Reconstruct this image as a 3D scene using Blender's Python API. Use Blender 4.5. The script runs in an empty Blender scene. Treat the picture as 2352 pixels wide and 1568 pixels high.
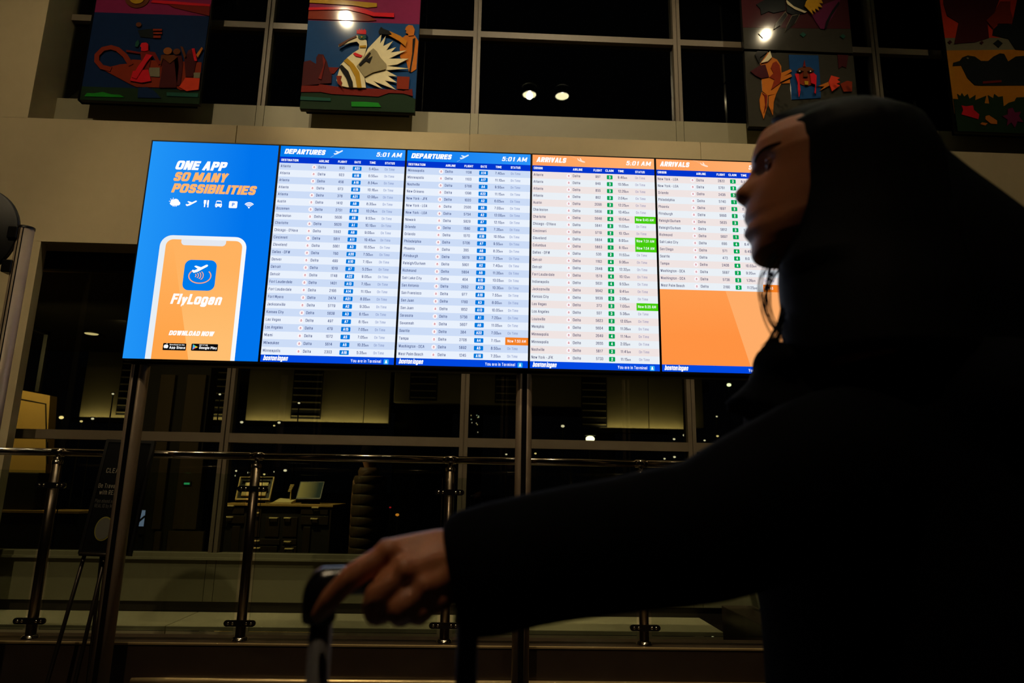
import bpy, bmesh, math, random
from mathutils import Vector, Matrix, noise

# ------------------------------------------------------------------ camera, world, exposure
scene = bpy.context.scene
COL = scene.collection
FOC, PITCH, YAW, ROLL = 1568.0, math.radians(12.1835), math.radians(2.0504), math.radians(1.0424)
CAM = Vector((0, 0, 1.1))
_fwd = Vector((math.sin(YAW) * math.cos(PITCH), math.cos(YAW) * math.cos(PITCH), math.sin(PITCH)))
_r0 = Vector((math.cos(YAW), -math.sin(YAW), 0))
_u0 = _r0.cross(_fwd)
_rt = _r0 * math.cos(ROLL) + _u0 * math.sin(ROLL)
_up = -_r0 * math.sin(ROLL) + _u0 * math.cos(ROLL)
cam_data = bpy.data.cameras.new('camera')
cam_data.sensor_width = 36.0
cam_data.lens = 36.0 * FOC / 2352.0
cam_data.clip_start = 0.02
cam_data.clip_end = 400
cam_data.dof.use_dof = True
cam_data.dof.focus_distance = 3.5
cam_data.dof.aperture_fstop = 4.5
cam = bpy.data.objects.new('camera', cam_data)
COL.objects.link(cam)
cam.matrix_world = Matrix(((_rt.x, _up.x, -_fwd.x, CAM.x), (_rt.y, _up.y, -_fwd.y, CAM.y),
                           (_rt.z, _up.z, -_fwd.z, CAM.z), (0, 0, 0, 1)))
scene.camera = cam

world = bpy.data.worlds.new('night')
scene.world = world
world.use_nodes = True
world.node_tree.nodes['Background'].inputs['Color'].default_value = (0.0010, 0.0010, 0.0013, 1)
world.node_tree.nodes['Background'].inputs['Strength'].default_value = 1.0

vs = scene.view_settings
vs.view_transform = 'Standard'
vs.look = 'None'
vs.exposure = 0.0
vs.gamma = 1.0
vs.use_curve_mapping = False
scene.cycles.use_denoising = True
scene.cycles.max_bounces = 6
scene.cycles.transparent_max_bounces = 16
scene.cycles.caustics_reflective = False
scene.cycles.caustics_refractive = False
scene.cycles.sample_clamp_indirect = 3.0


def spot(name, loc, target, watts, color, angle=70, blend=0.6, radius=0.05):
    d = bpy.data.lights.new(name, 'SPOT')
    d.energy = watts
    d.color = color
    d.spot_size = math.radians(angle)
    d.spot_blend = blend
    d.shadow_soft_size = radius
    o = bpy.data.objects.new(name, d)
    COL.objects.link(o)
    o.location = loc
    o.rotation_euler = (Vector(target) - Vector(loc)).to_track_quat('-Z', 'Y').to_euler()
    return o


def area(name, loc, target, sx, sy, watts, color):
    d = bpy.data.lights.new(name, 'AREA')
    d.shape = 'RECTANGLE'
    d.size, d.size_y = sx, sy
    d.energy = watts
    d.color = color
    o = bpy.data.objects.new(name, d)
    COL.objects.link(o)
    o.location = loc
    o.rotation_euler = (Vector(target) - Vector(loc)).to_track_quat('-Z', 'Y').to_euler()
    return o


WARM = (1.0, 0.80, 0.52)
CEIL = 7.5
# the hall's ceiling downlights, some of them added (their housings are built further down)
spot('downlight_beam', (0.58, 0.93, CEIL - .03), (0.9, 5.3, 3.5), 640, (1.0, 0.80, 0.50), 60, 0.9, .05)
spot('downlight_beam', (-2.10, 2.13, CEIL - .03), (-1.15, 5.3, 4.75), 300, (1.0, 0.82, 0.52), 28, 0.5, .05)
spot('downlight_beam', (3.83, 2.16, CEIL - .03), (2.35, 5.3, 4.6), 85, (1.0, 0.80, 0.50), 34, 0.8, .05)
spot('downlight_beam', (-3.6, -2.0, CEIL - .03), (-3.1, 5.2, 3.2), 560, (1.0, 0.78, 0.46), 42, 0.8, .05)  # added lamp behind the camera, brightens the left wall
spot('downlight_beam', (-0.9, -1.4, CEIL - .03), (-0.4, 2.6, 0.6), 310, (1.0, 0.76, 0.47), 40, 0.9, .05)  # added fill from behind the camera for hand, poles and kerb
spot('downlight_beam', (4.7, -2.0, CEIL - .03), (4.6, 5.2, 3.4), 230, (1.0, 0.78, 0.46), 34, 0.8, .05)  # added lamp behind the camera, brightens the right wall
for _x in (-2.9, -0.7, 1.4):
    spot('downlight_beam', (_x, 3.75, CEIL - .03), (_x, 4.85, 0.1), 300, (1.0, 0.80, 0.46), 31, 0.7, .05)  # added lamps out of view, brighten the ledge from above

# ------------------------------------------------------------------ helpers


def ray(px, py):
    return _fwd * FOC + _rt * (px - 1176.0) - _up * (py - 784.0)


def at(px, py, Y):
    d = ray(px, py)
    return CAM + d * (Y / d.y)


def atz(px, py, Z):
    d = ray(px, py)
    return CAM + d * ((Z - CAM.z) / d.z)


def lin(c):
    c = c / 255.0
    return c / 12.92 if c <= 0.04045 else ((c + 0.055) / 1.055) ** 2.4


def rgb(*c):
    return tuple(lin(v) for v in c) + (1.0,)


MATS = {}


def mat(name, color=(128, 128, 128), rough=0.5, metal=0.0, spec=0.5, noise_scale=0, noise_amt=0.0, bump=0.0,
        coat=0.0, coat_rough=0.1, sheen=0.0, emit=None, strength=1.0, sss=0.0):
    if name in MATS:
        return MATS[name]
    m = bpy.data.materials.new(name)
    m.use_nodes = True
    nt = m.node_tree
    b = nt.nodes['Principled BSDF']
    b.inputs['Base Color'].default_value = rgb(*color)
    b.inputs['Roughness'].default_value = rough
    b.inputs['Metallic'].default_value = metal
    b.inputs['Specular IOR Level'].default_value = spec
    b.inputs['Coat Weight'].default_value = coat
    b.inputs['Coat Roughness'].default_value = coat_rough
    b.inputs['Sheen Weight'].default_value = sheen
    if sss:
        b.inputs['Subsurface Weight'].default_value = sss
        b.inputs['Subsurface Radius'].default_value = (0.01, 0.004, 0.002)
    if noise_scale:
        tc = nt.nodes.new('ShaderNodeTexCoord')
        n = nt.nodes.new('ShaderNodeTexNoise')
        n.inputs['Scale'].default_value = noise_scale
        n.inputs['Detail'].default_value = 5
        nt.links.new(tc.outputs['Object'], n.inputs['Vector'])
        mx = nt.nodes.new('ShaderNodeMix')
        mx.data_type = 'RGBA'
        c = rgb(*color)
        mx.inputs[6].default_value = tuple(v * (1 - noise_amt) for v in c[:3]) + (1,)
        mx.inputs[7].default_value = tuple(min(1, v * (1 + noise_amt)) for v in c[:3]) + (1,)
        nt.links.new(n.outputs['Fac'], mx.inputs[0])
        nt.links.new(mx.outputs[2], b.inputs['Base Color'])
        if bump:
            bp = nt.nodes.new('ShaderNodeBump')
            bp.inputs['Strength'].default_value = bump
            bp.inputs['Distance'].default_value = 0.004
            nt.links.new(n.outputs['Fac'], bp.inputs['Height'])
            nt.links.new(bp.outputs['Normal'], b.inputs['Normal'])
    if emit:
        b.inputs['Emission Color'].default_value = rgb(*emit)
        b.inputs['Emission Strength'].default_value = strength
    MATS[name] = m
    return m


def screen_mat(name, c, c2=None, lit=False, axis='Z', lo=0.0, hi=1.0):
    """self-lit picture element on a display; c2 = second colour of an on-screen gradient"""
    if name in MATS:
        return MATS[name]
    m = bpy.data.materials.new(name)
    m.use_nodes = True
    nt = m.node_tree
    nt.nodes.clear()
    out = nt.nodes.new('ShaderNodeOutputMaterial')
    e = nt.nodes.new('ShaderNodeEmission')
    e.inputs['Color'].default_value = rgb(*c)
    if c2:
        tc = nt.nodes.new('ShaderNodeTexCoord')
        sp = nt.nodes.new('ShaderNodeSeparateXYZ')
        mr = nt.nodes.new('ShaderNodeMapRange')
        mr.inputs['From Min'].default_value = lo
        mr.inputs['From Max'].default_value = hi
        mx = nt.nodes.new('ShaderNodeMix')
        mx.data_type = 'RGBA'
        mx.inputs[6].default_value = rgb(*c)
        mx.inputs[7].default_value = rgb(*c2)
        nt.links.new(tc.outputs['Object'], sp.inputs[0])
        nt.links.new(sp.outputs[axis], mr.inputs['Value'])
        nt.links.new(mr.outputs[0], mx.inputs[0])
        nt.links.new(mx.outputs[2], e.inputs['Color'])
    nt.links.new(e.outputs[0], out.inputs[0])
    m.cycles.emission_sampling = 'FRONT_BACK' if lit else 'NONE'
    MATS[name] = m
    return m


def glow(name, c, strength, lit=False):
    if name in MATS:
        return MATS[name]
    m = screen_mat(name, c, lit=lit)
    for n in m.node_tree.nodes:
        if n.type == 'EMISSION':
            n.inputs['Strength'].default_value = strength
    return m


def glass_mat(name, tint=(235, 240, 236), ior=1.45, rough=0.0):
    if name in MATS:
        return MATS[name]
    m = bpy.data.materials.new(name)
    m.use_nodes = True
    nt = m.node_tree
    nt.nodes.clear()
    out = nt.nodes.new('ShaderNodeOutputMaterial')
    tr = nt.nodes.new('ShaderNodeBsdfTransparent')
    tr.inputs[0].default_value = rgb(*tint)
    gl = nt.nodes.new('ShaderNodeBsdfGlossy')
    gl.inputs['Roughness'].default_value = rough
    fr = nt.nodes.new('ShaderNodeFresnel')
    fr.inputs[0].default_value = ior
    mx = nt.nodes.new('ShaderNodeMixShader')
    nt.links.new(fr.outputs[0], mx.inputs[0])
    nt.links.new(tr.outputs[0], mx.inputs[1])
    nt.links.new(gl.outputs[0], mx.inputs[2])
    nt.links.new(mx.outputs[0], out.inputs[0])
    MATS[name] = m
    return m


class MB:
    def __init__(self):
        self.v, self.f = [], []

    def add(self, v, f):
        n = len(self.v)
        self.v += [tuple(p) for p in v]
        self.f += [tuple(i + n for i in q) for q in f]
        return self

    def box(self, x0, x1, y0, y1, z0, z1):
        v = [(x0, y0, z0), (x1, y0, z0), (x1, y1, z0), (x0, y1, z0), (x0, y0, z1), (x1, y0, z1), (x1, y1, z1), (x0, y1, z1)]
        return self.add(v, [(0, 3, 2, 1), (4, 5, 6, 7), (0, 1, 5, 4), (1, 2, 6, 5), (2, 3, 7, 6), (3, 0, 4, 7)])

    def bevbox(self, x0, x1, y0, y1, z0, z1, b):
        """box with chamfered edges"""
        bm = bmesh.new()
        bmesh.ops.create_cube(bm, size=1.0)
        for p in bm.verts:
            p.co = Vector((x0 + (p.co.x + .5) * (x1 - x0), y0 + (p.co.y + .5) * (y1 - y0), z0 + (p.co.z + .5) * (z1 - z0)))
        bmesh.ops.bevel(bm, geom=bm.edges[:], offset=b, segments=2, affect='EDGES', profile=.5)
        bm.verts.index_update()
        self.add([p.co[:] for p in bm.verts], [[q.index for q in f.verts] for f in bm.faces])
        bm.free()
        return self

    def quad(self, x0, x1, z0, z1, y):
        return self.add([(x0, y, z0), (x1, y, z0), (x1, y, z1), (x0, y, z1)], [(0, 1, 2, 3)])

    def poly(self, pts, y):
        """flat outline in the XZ plane facing -Y; pts are (x, z)"""
        a = sum(pts[i][0] * pts[(i + 1) % len(pts)][1] - pts[(i + 1) % len(pts)][0] * pts[i][1] for i in range(len(pts)))
        if a < 0:
            pts = pts[::-1]
        return self.add([(p[0], y, p[1]) for p in pts], [tuple(range(len(pts)))])

    def prism(self, pts, y0, y1):
        a = sum(pts[i][0] * pts[(i + 1) % len(pts)][1] - pts[(i + 1) % len(pts)][0] * pts[i][1] for i in range(len(pts)))
        if a < 0:
            pts = pts[::-1]
        n = len(pts)
        v = [(p[0], y0, p[1]) for p in pts] + [(p[0], y1, p[1]) for p in pts]
        f = [tuple(range(n)), tuple(range(2 * n - 1, n - 1, -1))]
        f += [(i, i + n, (i + 1) % n + n, (i + 1) % n) for i in range(n)]
        return self.add(v, f)

    def loft(self, rings, cap=True):
        n = len(rings[0])
        v = [p for r in rings for p in r]
        f = []
        for k in range(len(rings) - 1):
            for i in range(n):
                f.append((k * n + i, k * n + (i + 1) % n, (k + 1) * n + (i + 1) % n, (k + 1) * n + i))
        if cap:
            f.append(tuple(range(n - 1, -1, -1)))
            f.append(tuple((len(rings) - 1) * n + i for i in range(n)))
        return self.add(v, f)

    def tube(self, path, radii, n=10, flat=1.0, up=None):
        """round tube along a path with a radius per point; flat squashes it along the frame's second axis"""
        path = [Vector(p) for p in path]
        if not hasattr(radii, '__len__'):
            radii = [radii] * len(path)
        rings = []
        ref = Vector(up) if up else None
        for i, p in enumerate(path):
            t = (path[min(i + 1, len(path) - 1)] - path[max(i - 1, 0)]).normalized()
            if ref is None:
                ref = Vector((0, 0, 1)) if abs(t.z) < .9 else Vector((0, 1, 0))
            a = (ref - t * ref.dot(t))
            a = a.normalized() if a.length > 1e-6 else t.orthogonal().normalized()
            b = t.cross(a)
            if not up:
                ref = a
            r = radii[i]
            rings.append([p + a * (math.cos(2 * math.pi * k / n) * r) + b * (math.sin(2 * math.pi * k / n) * r * flat) for k in range(n)])
        return self.loft(rings)

    def sphere(self, c, r, n=12, m=8):
        if not hasattr(r, '__len__'):
            r = (r, r, r)
        rings = []
        for j in range(1, m):
            a = math.pi * j / m
            rings.append([(c[0] + r[0] * math.sin(a) * math.cos(2 * math.pi * i / n), c[1] + r[1] * math.sin(a) * math.sin(2 * math.pi * i / n),
                           c[2] - r[2] * math.cos(a)) for i in range(n)])
        return self.loft(rings)

    def lathe(self, c, prof, n=24):
        """profile of (radius, z) about the vertical through c; open ends stay open"""
        rings = [[(c[0] + r * math.cos(2 * math.pi * i / n), c[1] + r * math.sin(2 * math.pi * i / n), c[2] + z) for i in range(n)] for r, z in prof]
        return self.loft(rings, cap=False)


BASE = {}


def place(o, parent):
    COL.objects.link(o)
    if parent:
        o.parent = parent


def obj(name, mb, material, parent=None, smooth=False, base=None, origin=None):
    """ONE mesh object; geometry is given in world space and stored relative to the thing's base"""
    if parent is not None:
        base = BASE[parent.name]
    else:
        if base is None:
            xs = [p[0] for p in mb.v]; ys = [p[1] for p in mb.v]; zs = [p[2] for p in mb.v]
            base = Vector(((min(xs) + max(xs)) / 2, (min(ys) + max(ys)) / 2, min(zs)))
        base = Vector(base)
    me = bpy.data.meshes.new(name)
    me.from_pydata([(p[0] - base.x, p[1] - base.y, p[2] - base.z) for p in mb.v], [], mb.f)
    me.materials.append(material)
    if smooth:
        me.shade_smooth()
    o = bpy.data.objects.new(name, me)
    if parent is None:
        o.location = base
    place(o, parent)
    BASE[o.name] = base
    return o


def piece(name, source, loc, parent, scale=None):
    """another object that shares the source's mesh; loc is an offset from the source"""
    o = source.copy()
    o.name = name
    for k in list(o.keys()):
        del o[k]
    o.location = Vector(source.location) + Vector(loc)
    o.parent = parent
    COL.objects.link(o)
    BASE[o.name] = BASE[source.name]
    return o


def tag(o, label=None, cat=None, group=None, kind=None):
    if label: o['label'] = label
    if cat: o['category'] = cat
    if group: o['group'] = group
    if kind: o['kind'] = kind
    return o


def thing(name, loc, label, cat, group=None):
    o = bpy.data.objects.new(name, None)
    o.empty_display_size = .05
    o.location = loc
    COL.objects.link(o)
    BASE[o.name] = Vector(loc)
    return tag(o, label, cat, group)


def frame_empty(name, loc):
    o = bpy.data.objects.new(name, None)
    o.empty_display_size = .05
    o.location = loc
    COL.objects.link(o)
    BASE[o.name] = Vector(loc)
    return tag(o, kind='structure')

# ------------------------------------------------------------------ lettering drawn as strokes of any weight
# each letter: width in capital heights, then its strokes; C marks a stroke whose corners are rounded
C = 'round'
O_ = [C, (.5, 1), (0, 1), (0, .6), (0, .4), (0, 0), (.5, 0), (1, 0), (1, .4), (1, .6), (1, 1), (.5, 1)]
BOWL = [C, (0, .52), (.08, .72), (.5, .72), (1, .72), (1, .45), (1, .27), (1, 0), (.5, 0), (.08, 0), (0, .20)]
LOWB = [C, (1, .52), (.92, .72), (.5, .72), (0, .72), (0, .45), (0, .27), (0, 0), (.5, 0), (.92, 0), (1, .20)]
ARCH = [C, (0, .46), (.08, .72), (.55, .72), (1, .72), (1, .45), (1, 0)]
SIX = [(.95, .76), (.92, 1), (.5, 1), (0, 1), (0, .5), (0, .3), (0, 0), (.5, 0), (1, 0), (1, .32), (1, .62), (.5, .62), (.08, .62), (.02, .35)]
LETTERS = {
    'A': (.56, [[(0, 0), (.5, 1)], [(.5, 1), (1, 0)], [(.18, .30), (.82, .30)]]),
    'B': (.52, [[(0, 0), (0, 1)], [C, (0, 1), (.5, 1), (.95, 1), (.95, .78), (.95, .53), (.5, .53), (0, .53)], [C, (0, .53), (.5, .53), (1, .53), (1, .28), (1, 0), (.5, 0), (0, 0)]]),
    'C': (.52, [[C, (1, .70), (1, 1), (.5, 1), (0, 1), (0, .6), (0, .4), (0, 0), (.5, 0), (1, 0), (1, .30)]]),
    'D': (.54, [[(0, 0), (0, 1)], [C, (0, 1), (.45, 1), (1, 1), (1, .6), (1, .4), (1, 0), (.45, 0), (0, 0)]]),
    'E': (.46, [[(1, 1), (0, 1), (0, 0), (1, 0)], [(0, .53), (.88, .53)]]),
    'F': (.44, [[(1, 1), (0, 1), (0, 0)], [(0, .53), (.85, .53)]]),
    'G': (.54, [[C, (1, .70), (1, 1), (.5, 1), (0, 1), (0, .6), (0, .4), (0, 0), (.5, 0), (.9, 0), (1, .2), (1, .47)], [(1.04, .47), (.55, .47)]]),
    'H': (.54, [[(0, 0), (0, 1)], [(1, 0), (1, 1)], [(0, .52), (1, .52)]]),
    'I': (.01, [[(.5, 0), (.5, 1)]]),
    'J': (.42, [[C, (1, 1), (1, .35), (1, 0), (.5, 0), (0, 0), (0, .3)]]),
    'K': (.54, [[(0, 0), (0, 1)], [(1, 1), (0, .40)], [(.35, .62), (1, 0)]]),
    'L': (.42, [[(0, 1), (0, 0), (1, 0)]]),
    'M': (.70, [[(0, 0), (0, 1)], [(.03, 1), (.5, .1)], [(.5, .1), (.97, 1)], [(1, 1), (1, 0)]]),
    'N': (.54, [[(0, 0), (0, 1)], [(.03, 1), (.97, 0)], [(1, 0), (1, 1)]]),
    'O': (.56, [O_]),
    'P': (.50, [[(0, 0), (0, 1)], [C, (0, 1), (.5, 1), (1, 1), (1, .75), (1, .46), (.5, .46), (0, .46)]]),
    'R': (.52, [[(0, 0), (0, 1)], [C, (0, 1), (.5, 1), (1, 1), (1, .76), (1, .50), (.5, .50), (0, .50)], [(.45, .50), (1, 0)]]),
    'S': (.50, [[C, (.97, .72), (.95, 1), (.5, 1), (.03, 1), (.03, .75), (.05, .57), (.5, .52), (.97, .46), (.97, .25), (.97, 0), (.5, 0), (.03, 0), (0, .29)]]),
    'T': (.50, [[(0, 1), (1, 1)], [(.5, 1), (.5, 0)]]),
    'U': (.54, [[C, (0, 1), (0, .4), (0, 0), (.5, 0), (1, 0), (1, .4), (1, 1)]]),
    'V': (.54, [[(0, 1), (.5, 0)], [(.5, 0), (1, 1)]]),
    'W': (.80, [[(0, 1), (.25, 0)], [(.25, 0), (.5, 1)], [(.5, 1), (.75, 0)], [(.75, 0), (1, 1)]]),
    'Y': (.54, [[(0, 1), (.5, .42)], [(1, 1), (.5, .42)], [(.5, .48), (.5, 0)]]),
    'a': (.46, [[C, (.06, .52), (.08, .72), (.5, .72), (.9, .72), (.9, .5), (.9, .2), (.92, 0), (1, 0)], [C, (.9, .43), (.5, .42), (.03, .40), (.03, .20), (.03, 0), (.4, 0), (.85, 0), (.9, .25)]]),
    'b': (.46, [[(0, 0), (0, 1)], BOWL]),
    'c': (.42, [[C, (1, .48), (1, .72), (.5, .72), (0, .72), (0, .45), (0, .27), (0, 0), (.5, 0), (1, 0), (1, .24)]]),
    'd': (.46, [[(1, 0), (1, 1)], LOWB]),
    'e': (.46, [[(.03, .37), (.97, .37)], [C, (.97, .37), (1, .72), (.5, .72), (0, .72), (0, .45), (0, .27), (0, 0), (.5, 0), (.95, 0), (.97, .20)]]),
    'f': (.26, [[C, (1, 1), (.42, 1.02), (.42, .75), (.42, 0)], [(0, .70), (.95, .70)]]),
    'g': (.46, [LOWB, [C, (1, .72), (1, 0), (1, -.27), (.5, -.27), (.05, -.27), (.03, -.12)]]),
    'h': (.44, [[(0, 0), (0, 1)], ARCH]),
    'i': (.01, [[(.5, 0), (.5, .74)], [(.5, .88), (.5, 1)]]),
    'k': (.44, [[(0, 0), (0, 1)], [(.95, .74), (0, .26)], [(.35, .45), (1, 0)]]),
    'l': (.01, [[(.5, 0), (.5, 1)]]),
    'm': (.70, [[(0, 0), (0, .74)], [C, (0, .48), (.05, .72), (.28, .72), (.5, .72), (.5, .48), (.5, 0)], [C, (.5, .48), (.55, .72), (.78, .72), (1, .72), (1, .48), (1, 0)]]),
    'n': (.44, [[(0, 0), (0, .74)], ARCH]),
    'o': (.47, [[C, (.5, .72), (0, .72), (0, .45), (0, .27), (0, 0), (.5, 0), (1, 0), (1, .27), (1, .45), (1, .72), (.5, .72)]]),
    'p': (.46, [[(0, -.27), (0, .74)], BOWL]),
    'r': (.26, [[(0, 0), (0, .74)], [C, (0, .42), (.1, .70), (.6, .72), (1, .71)]]),
    's': (.42, [[C, (.95, .52), (.95, .72), (.5, .72), (.04, .72), (.04, .54), (.05, .41), (.5, .37), (.96, .33), (.96, .18), (.96, 0), (.5, 0), (.04, 0), (.02, .21)]]),
    't': (.25, [[C, (.40, .95), (.40, .25), (.40, 0), (.8, 0), (1, .01)], [(0, .70), (1, .70)]]),
    'u': (.44, [[C, (0, .74), (0, .3), (0, 0), (.45, 0), (.92, 0), (1, .26)], [(1, .74), (1, 0)]]),
    'v': (.44, [[(0, .74), (.5, 0)], [(.5, 0), (1, .74)]]),
    'w': (.66, [[(0, .74), (.25, 0)], [(.25, 0), (.5, .74)], [(.5, .74), (.75, 0)], [(.75, 0), (1, .74)]]),
    'x': (.44, [[(0, .74), (1, 0)], [(0, 0), (1, .74)]]),
    'y': (.44, [[(0, .74), (.5, .02)], [(1, .74), (.34, -.27)], [(.34, -.27), (.05, -.27)]]),
    'z': (.42, [[(0, .72), (1, .72)], [(1, .72), (0, 0)], [(0, 0), (1, 0)]]),
    '0': (.48, [O_]),
    '1': (.30, [[(.9, 0), (.9, 1)], [(.9, .93), (0, .76)]]),
    '2': (.46, [[C, (.03, .66), (.03, 1), (.5, 1), (.97, 1), (.97, .72), (.95, .5), (.05, .20), (0, 0)], [(0, 0), (1, 0)]]),
    '3': (.46, [[C, (.03, .74), (.05, 1), (.5, 1), (.95, 1), (.95, .77), (.95, .54), (.4, .54)], [C, (.4, .54), (1, .54), (1, .28), (1, 0), (.5, 0), (0, 0), (0, .29)]]),
    '4': (.50, [[(.76, 0), (.76, 1)], [(.72, 1), (0, .27)], [(0, .25), (1.05, .25)]]),
    '5': (.46, [[(.92, 1), (.12, 1), (.06, .48)], [C, (.06, .47), (.2, .64), (.55, .64), (1, .64), (1, .34), (1, 0), (.5, 0), (.03, 0), (0, .26)]]),
    '6': (.47, [[C] + SIX]),
    '7': (.46, [[(0, 1), (1, 1)], [C, (1, 1), (.5, .5), (.35, 0)]]),
    '8': (.47, [[C, (.5, 1), (.09, 1), (.09, .80), (.09, .56), (.5, .53), (.91, .56), (.91, .80), (.91, 1), (.5, 1)], [C, (.5, .54), (0, .54), (0, .28), (0, 0), (.5, 0), (1, 0), (1, .28), (1, .54), (.5, .54)]]),
    '9': (.47, [[C] + [(1 - x, 1 - y) for x, y in SIX]]),
    ':': (.01, [[(.5, 0), (.5, .14)], [(.5, .52), (.5, .66)]]),
    '-': (.26, [[(0, .36), (1, .36)]]),
    '/': (.30, [[(0, -.05), (1, 1.05)]]),
    "'": (.01, [[(.5, .72), (.5, 1)]]),
}
STROKE = {'thin': .09, 'regular': .125, 'bold': .18, 'heavy': .215, 'black': .25}
GAP = {'thin': .16, 'regular': .155, 'bold': .11, 'heavy': .05, 'black': .05}
GLYPH = {}


def soften(pts, times=2):
    for _ in range(times):
        out = [pts[0]]
        for (x0, y0), (x1, y1) in zip(pts[:-1], pts[1:]):
            out += [(x0 * .75 + x1 * .25, y0 * .75 + y1 * .25), (x0 * .25 + x1 * .75, y0 * .25 + y1 * .75)]
        pts = out + [pts[-1]]
    return pts


def stroke_quads(pts, t):
    """a strip of quads of width t along pts with mitred corners"""
    n = len(pts)
    v, f = [], []
    for i in range(n):
        a, p, b = pts[max(i - 1, 0)], pts[i], pts[min(i + 1, n - 1)]
        d0 = Vector((p[0] - a[0], p[1] - a[1])) if i else Vector((b[0] - p[0], b[1] - p[1]))
        d1 = Vector((b[0] - p[0], b[1] - p[1])) if i < n - 1 else d0.copy()
        d0 = d0.normalized() if d0.length > 1e-9 else Vector((1, 0))
        d1 = d1.normalized() if d1.length > 1e-9 else d0
        n0, n1 = Vector((-d0.y, d0.x)), Vector((-d1.y, d1.x))
        m = n0 + n1
        m = m.normalized() if m.length > 1e-6 else n0
        k = t / 2 / max(m.dot(n0), .55)
        v += [(p[0] - m.x * k, p[1] - m.y * k), (p[0] + m.x * k, p[1] + m.y * k)]
        if i:
            j = 2 * i
            f.append((j - 2, j, j + 1, j - 1))
    return v, f


def glyph(weight, ch):
    if (weight, ch) not in GLYPH:
        w, strokes = LETTERS[ch]
        t = STROKE[weight]
        w = max(w + (t - .125) * .9, t)
        V, F = [], []
        for s in strokes:
            rnd = s[0] == C
            pts = [(t / 2 + x * (w - t), t / 2 + y * (1 - t)) for x, y in (s[1:] if rnd else s)]
            if not rnd:
                # straight strokes run out to the edges of the letter
                q = s
                for k, m in ((0, 1), (len(q) - 1, len(q) - 2)):
                    x, y = pts[k]
                    if abs(q[k][1] - q[m][1]) < 1e-6:
                        x += t / 2 * (-1 if q[k][0] < q[m][0] else 1) * (1 if q[k][0] in (0, 1) or q[k][0] > 1 or len(q) > 2 or ch in 'EFGt' else 0)
                    elif q[k][1] in (0, 1):
                        y += t / 2 * (-1 if q[k][1] == 0 else 1)
                    pts[k] = (x, y)
            if rnd:
                q = s[1:]
                for k, m in ((0, 1), (len(q) - 1, len(q) - 2)):
                    if abs(q[k][0] - q[m][0]) < 1e-6 and q[k][1] in (0, 1, .74):
                        pts[k] = (pts[k][0], pts[k][1] + t / 2 * (1 if q[k][1] > q[m][1] else -1))
                pts = soften(pts)
            v, f = stroke_quads(pts, t)
            F += [tuple(i + len(V) for i in q) for q in f]
            V += v
        GLYPH[(weight, ch)] = (V, F, w + GAP[weight])
    return GLYPH[(weight, ch)]


SPACE = .26
CAPH = 1.0


def text_width(s, weight, track=0.0):
    return sum((SPACE if c == ' ' else glyph(weight, c)[2]) + track for c in s) - GAP[weight] - track


def text(mb, s, x, z, cap, y, width=None, right=None, centre=None, weight='regular', shear=0.0, squeeze=0.8, track=0.0):
    """set a line: x, z = left end of the baseline, cap = capital height in metres"""
    k = cap / CAPH
    w = text_width(s, weight, track)
    sx = k * squeeze if width is None else width / w
    if right is not None:
        x = right - w * sx
    if centre is not None:
        x = centre - w * sx / 2
    pen = 0.0
    for c in s:
        if c == ' ':
            pen += SPACE + track
            continue
        v, f, adv = glyph(weight, c)
        mb.add([(x + (p[0] + pen) * sx + shear * p[1] * k, y, z + p[1] * k) for p in v], f)
        pen += adv + track
    return x + pen * sx


def rounded(x0, x1, z0, z1, r, n=5):
    pts = []
    for cx, cz, a0 in ((x1 - r, z1 - r, 0), (x0 + r, z1 - r, 90), (x0 + r, z0 + r, 180), (x1 - r, z0 + r, 270)):
        for i in range(n + 1):
            a = math.radians(a0 + 90 * i / n)
            pts.append((cx + r * math.cos(a), cz + r * math.sin(a)))
    return pts


def disc(cx, cz, rx, rz=None, n=20):
    rz = rx if rz is None else rz
    return [(cx + rx * math.cos(2 * math.pi * i / n), cz + rz * math.sin(2 * math.pi * i / n)) for i in range(n)]


def ribbon(pts, w):
    """outline of a stroke of width w along an open (x, z) path"""
    L, Rr = [], []
    for i, p in enumerate(pts):
        a, b = pts[max(i - 1, 0)], pts[min(i + 1, len(pts) - 1)]
        dx, dz = b[0] - a[0], b[1] - a[1]
        l = math.hypot(dx, dz) or 1
        L.append((p[0] - dz / l * w / 2, p[1] + dx / l * w / 2))
        Rr.append((p[0] + dz / l * w / 2, p[1] - dx / l * w / 2))
    return L + Rr[::-1]


def arc(cx, cz, r, a0, a1, n=10, rz=None):
    rz = rz or r
    return [(cx + r * math.cos(math.radians(a0 + (a1 - a0) * i / n)), cz + rz * math.sin(math.radians(a0 + (a1 - a0) * i / n))) for i in range(n + 1)]


# ------------------------------------------------------------------ materials
PLASTER = mat('cream_plaster', (186, 170, 134), .75, noise_scale=9, noise_amt=.06, bump=.15)
SPANDREL = mat('painted_spandrel', (128, 122, 94), .5, noise_scale=14, noise_amt=.05)
ALU = mat('painted_aluminium', (104, 92, 74), .45, noise_scale=20, noise_amt=.05)
DARKALU = mat('dark_bronze', (46, 38, 30), .45)
CONCRETE = mat('pale_concrete', (165, 156, 120), .8, noise_scale=12, noise_amt=.10, bump=.2)
FLOOR = mat('dark_terrazzo', (52, 46, 40), .3, noise_scale=60, noise_amt=.3)
CEILM = mat('dark_ceiling', (26, 24, 22), .9, noise_scale=4, noise_amt=.1)
BLACK = mat('matt_black', (12, 12, 13), .5)
CASE = mat('black_plastic_casing', (9, 9, 10), .4)
POLE = mat('brushed_aluminium_pole', (188, 166, 140), .45, metal=.25, noise_scale=30, noise_amt=.05)
GROOVE = mat('dark_pole_slot', (20, 17, 15), .35, metal=.4)
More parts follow.
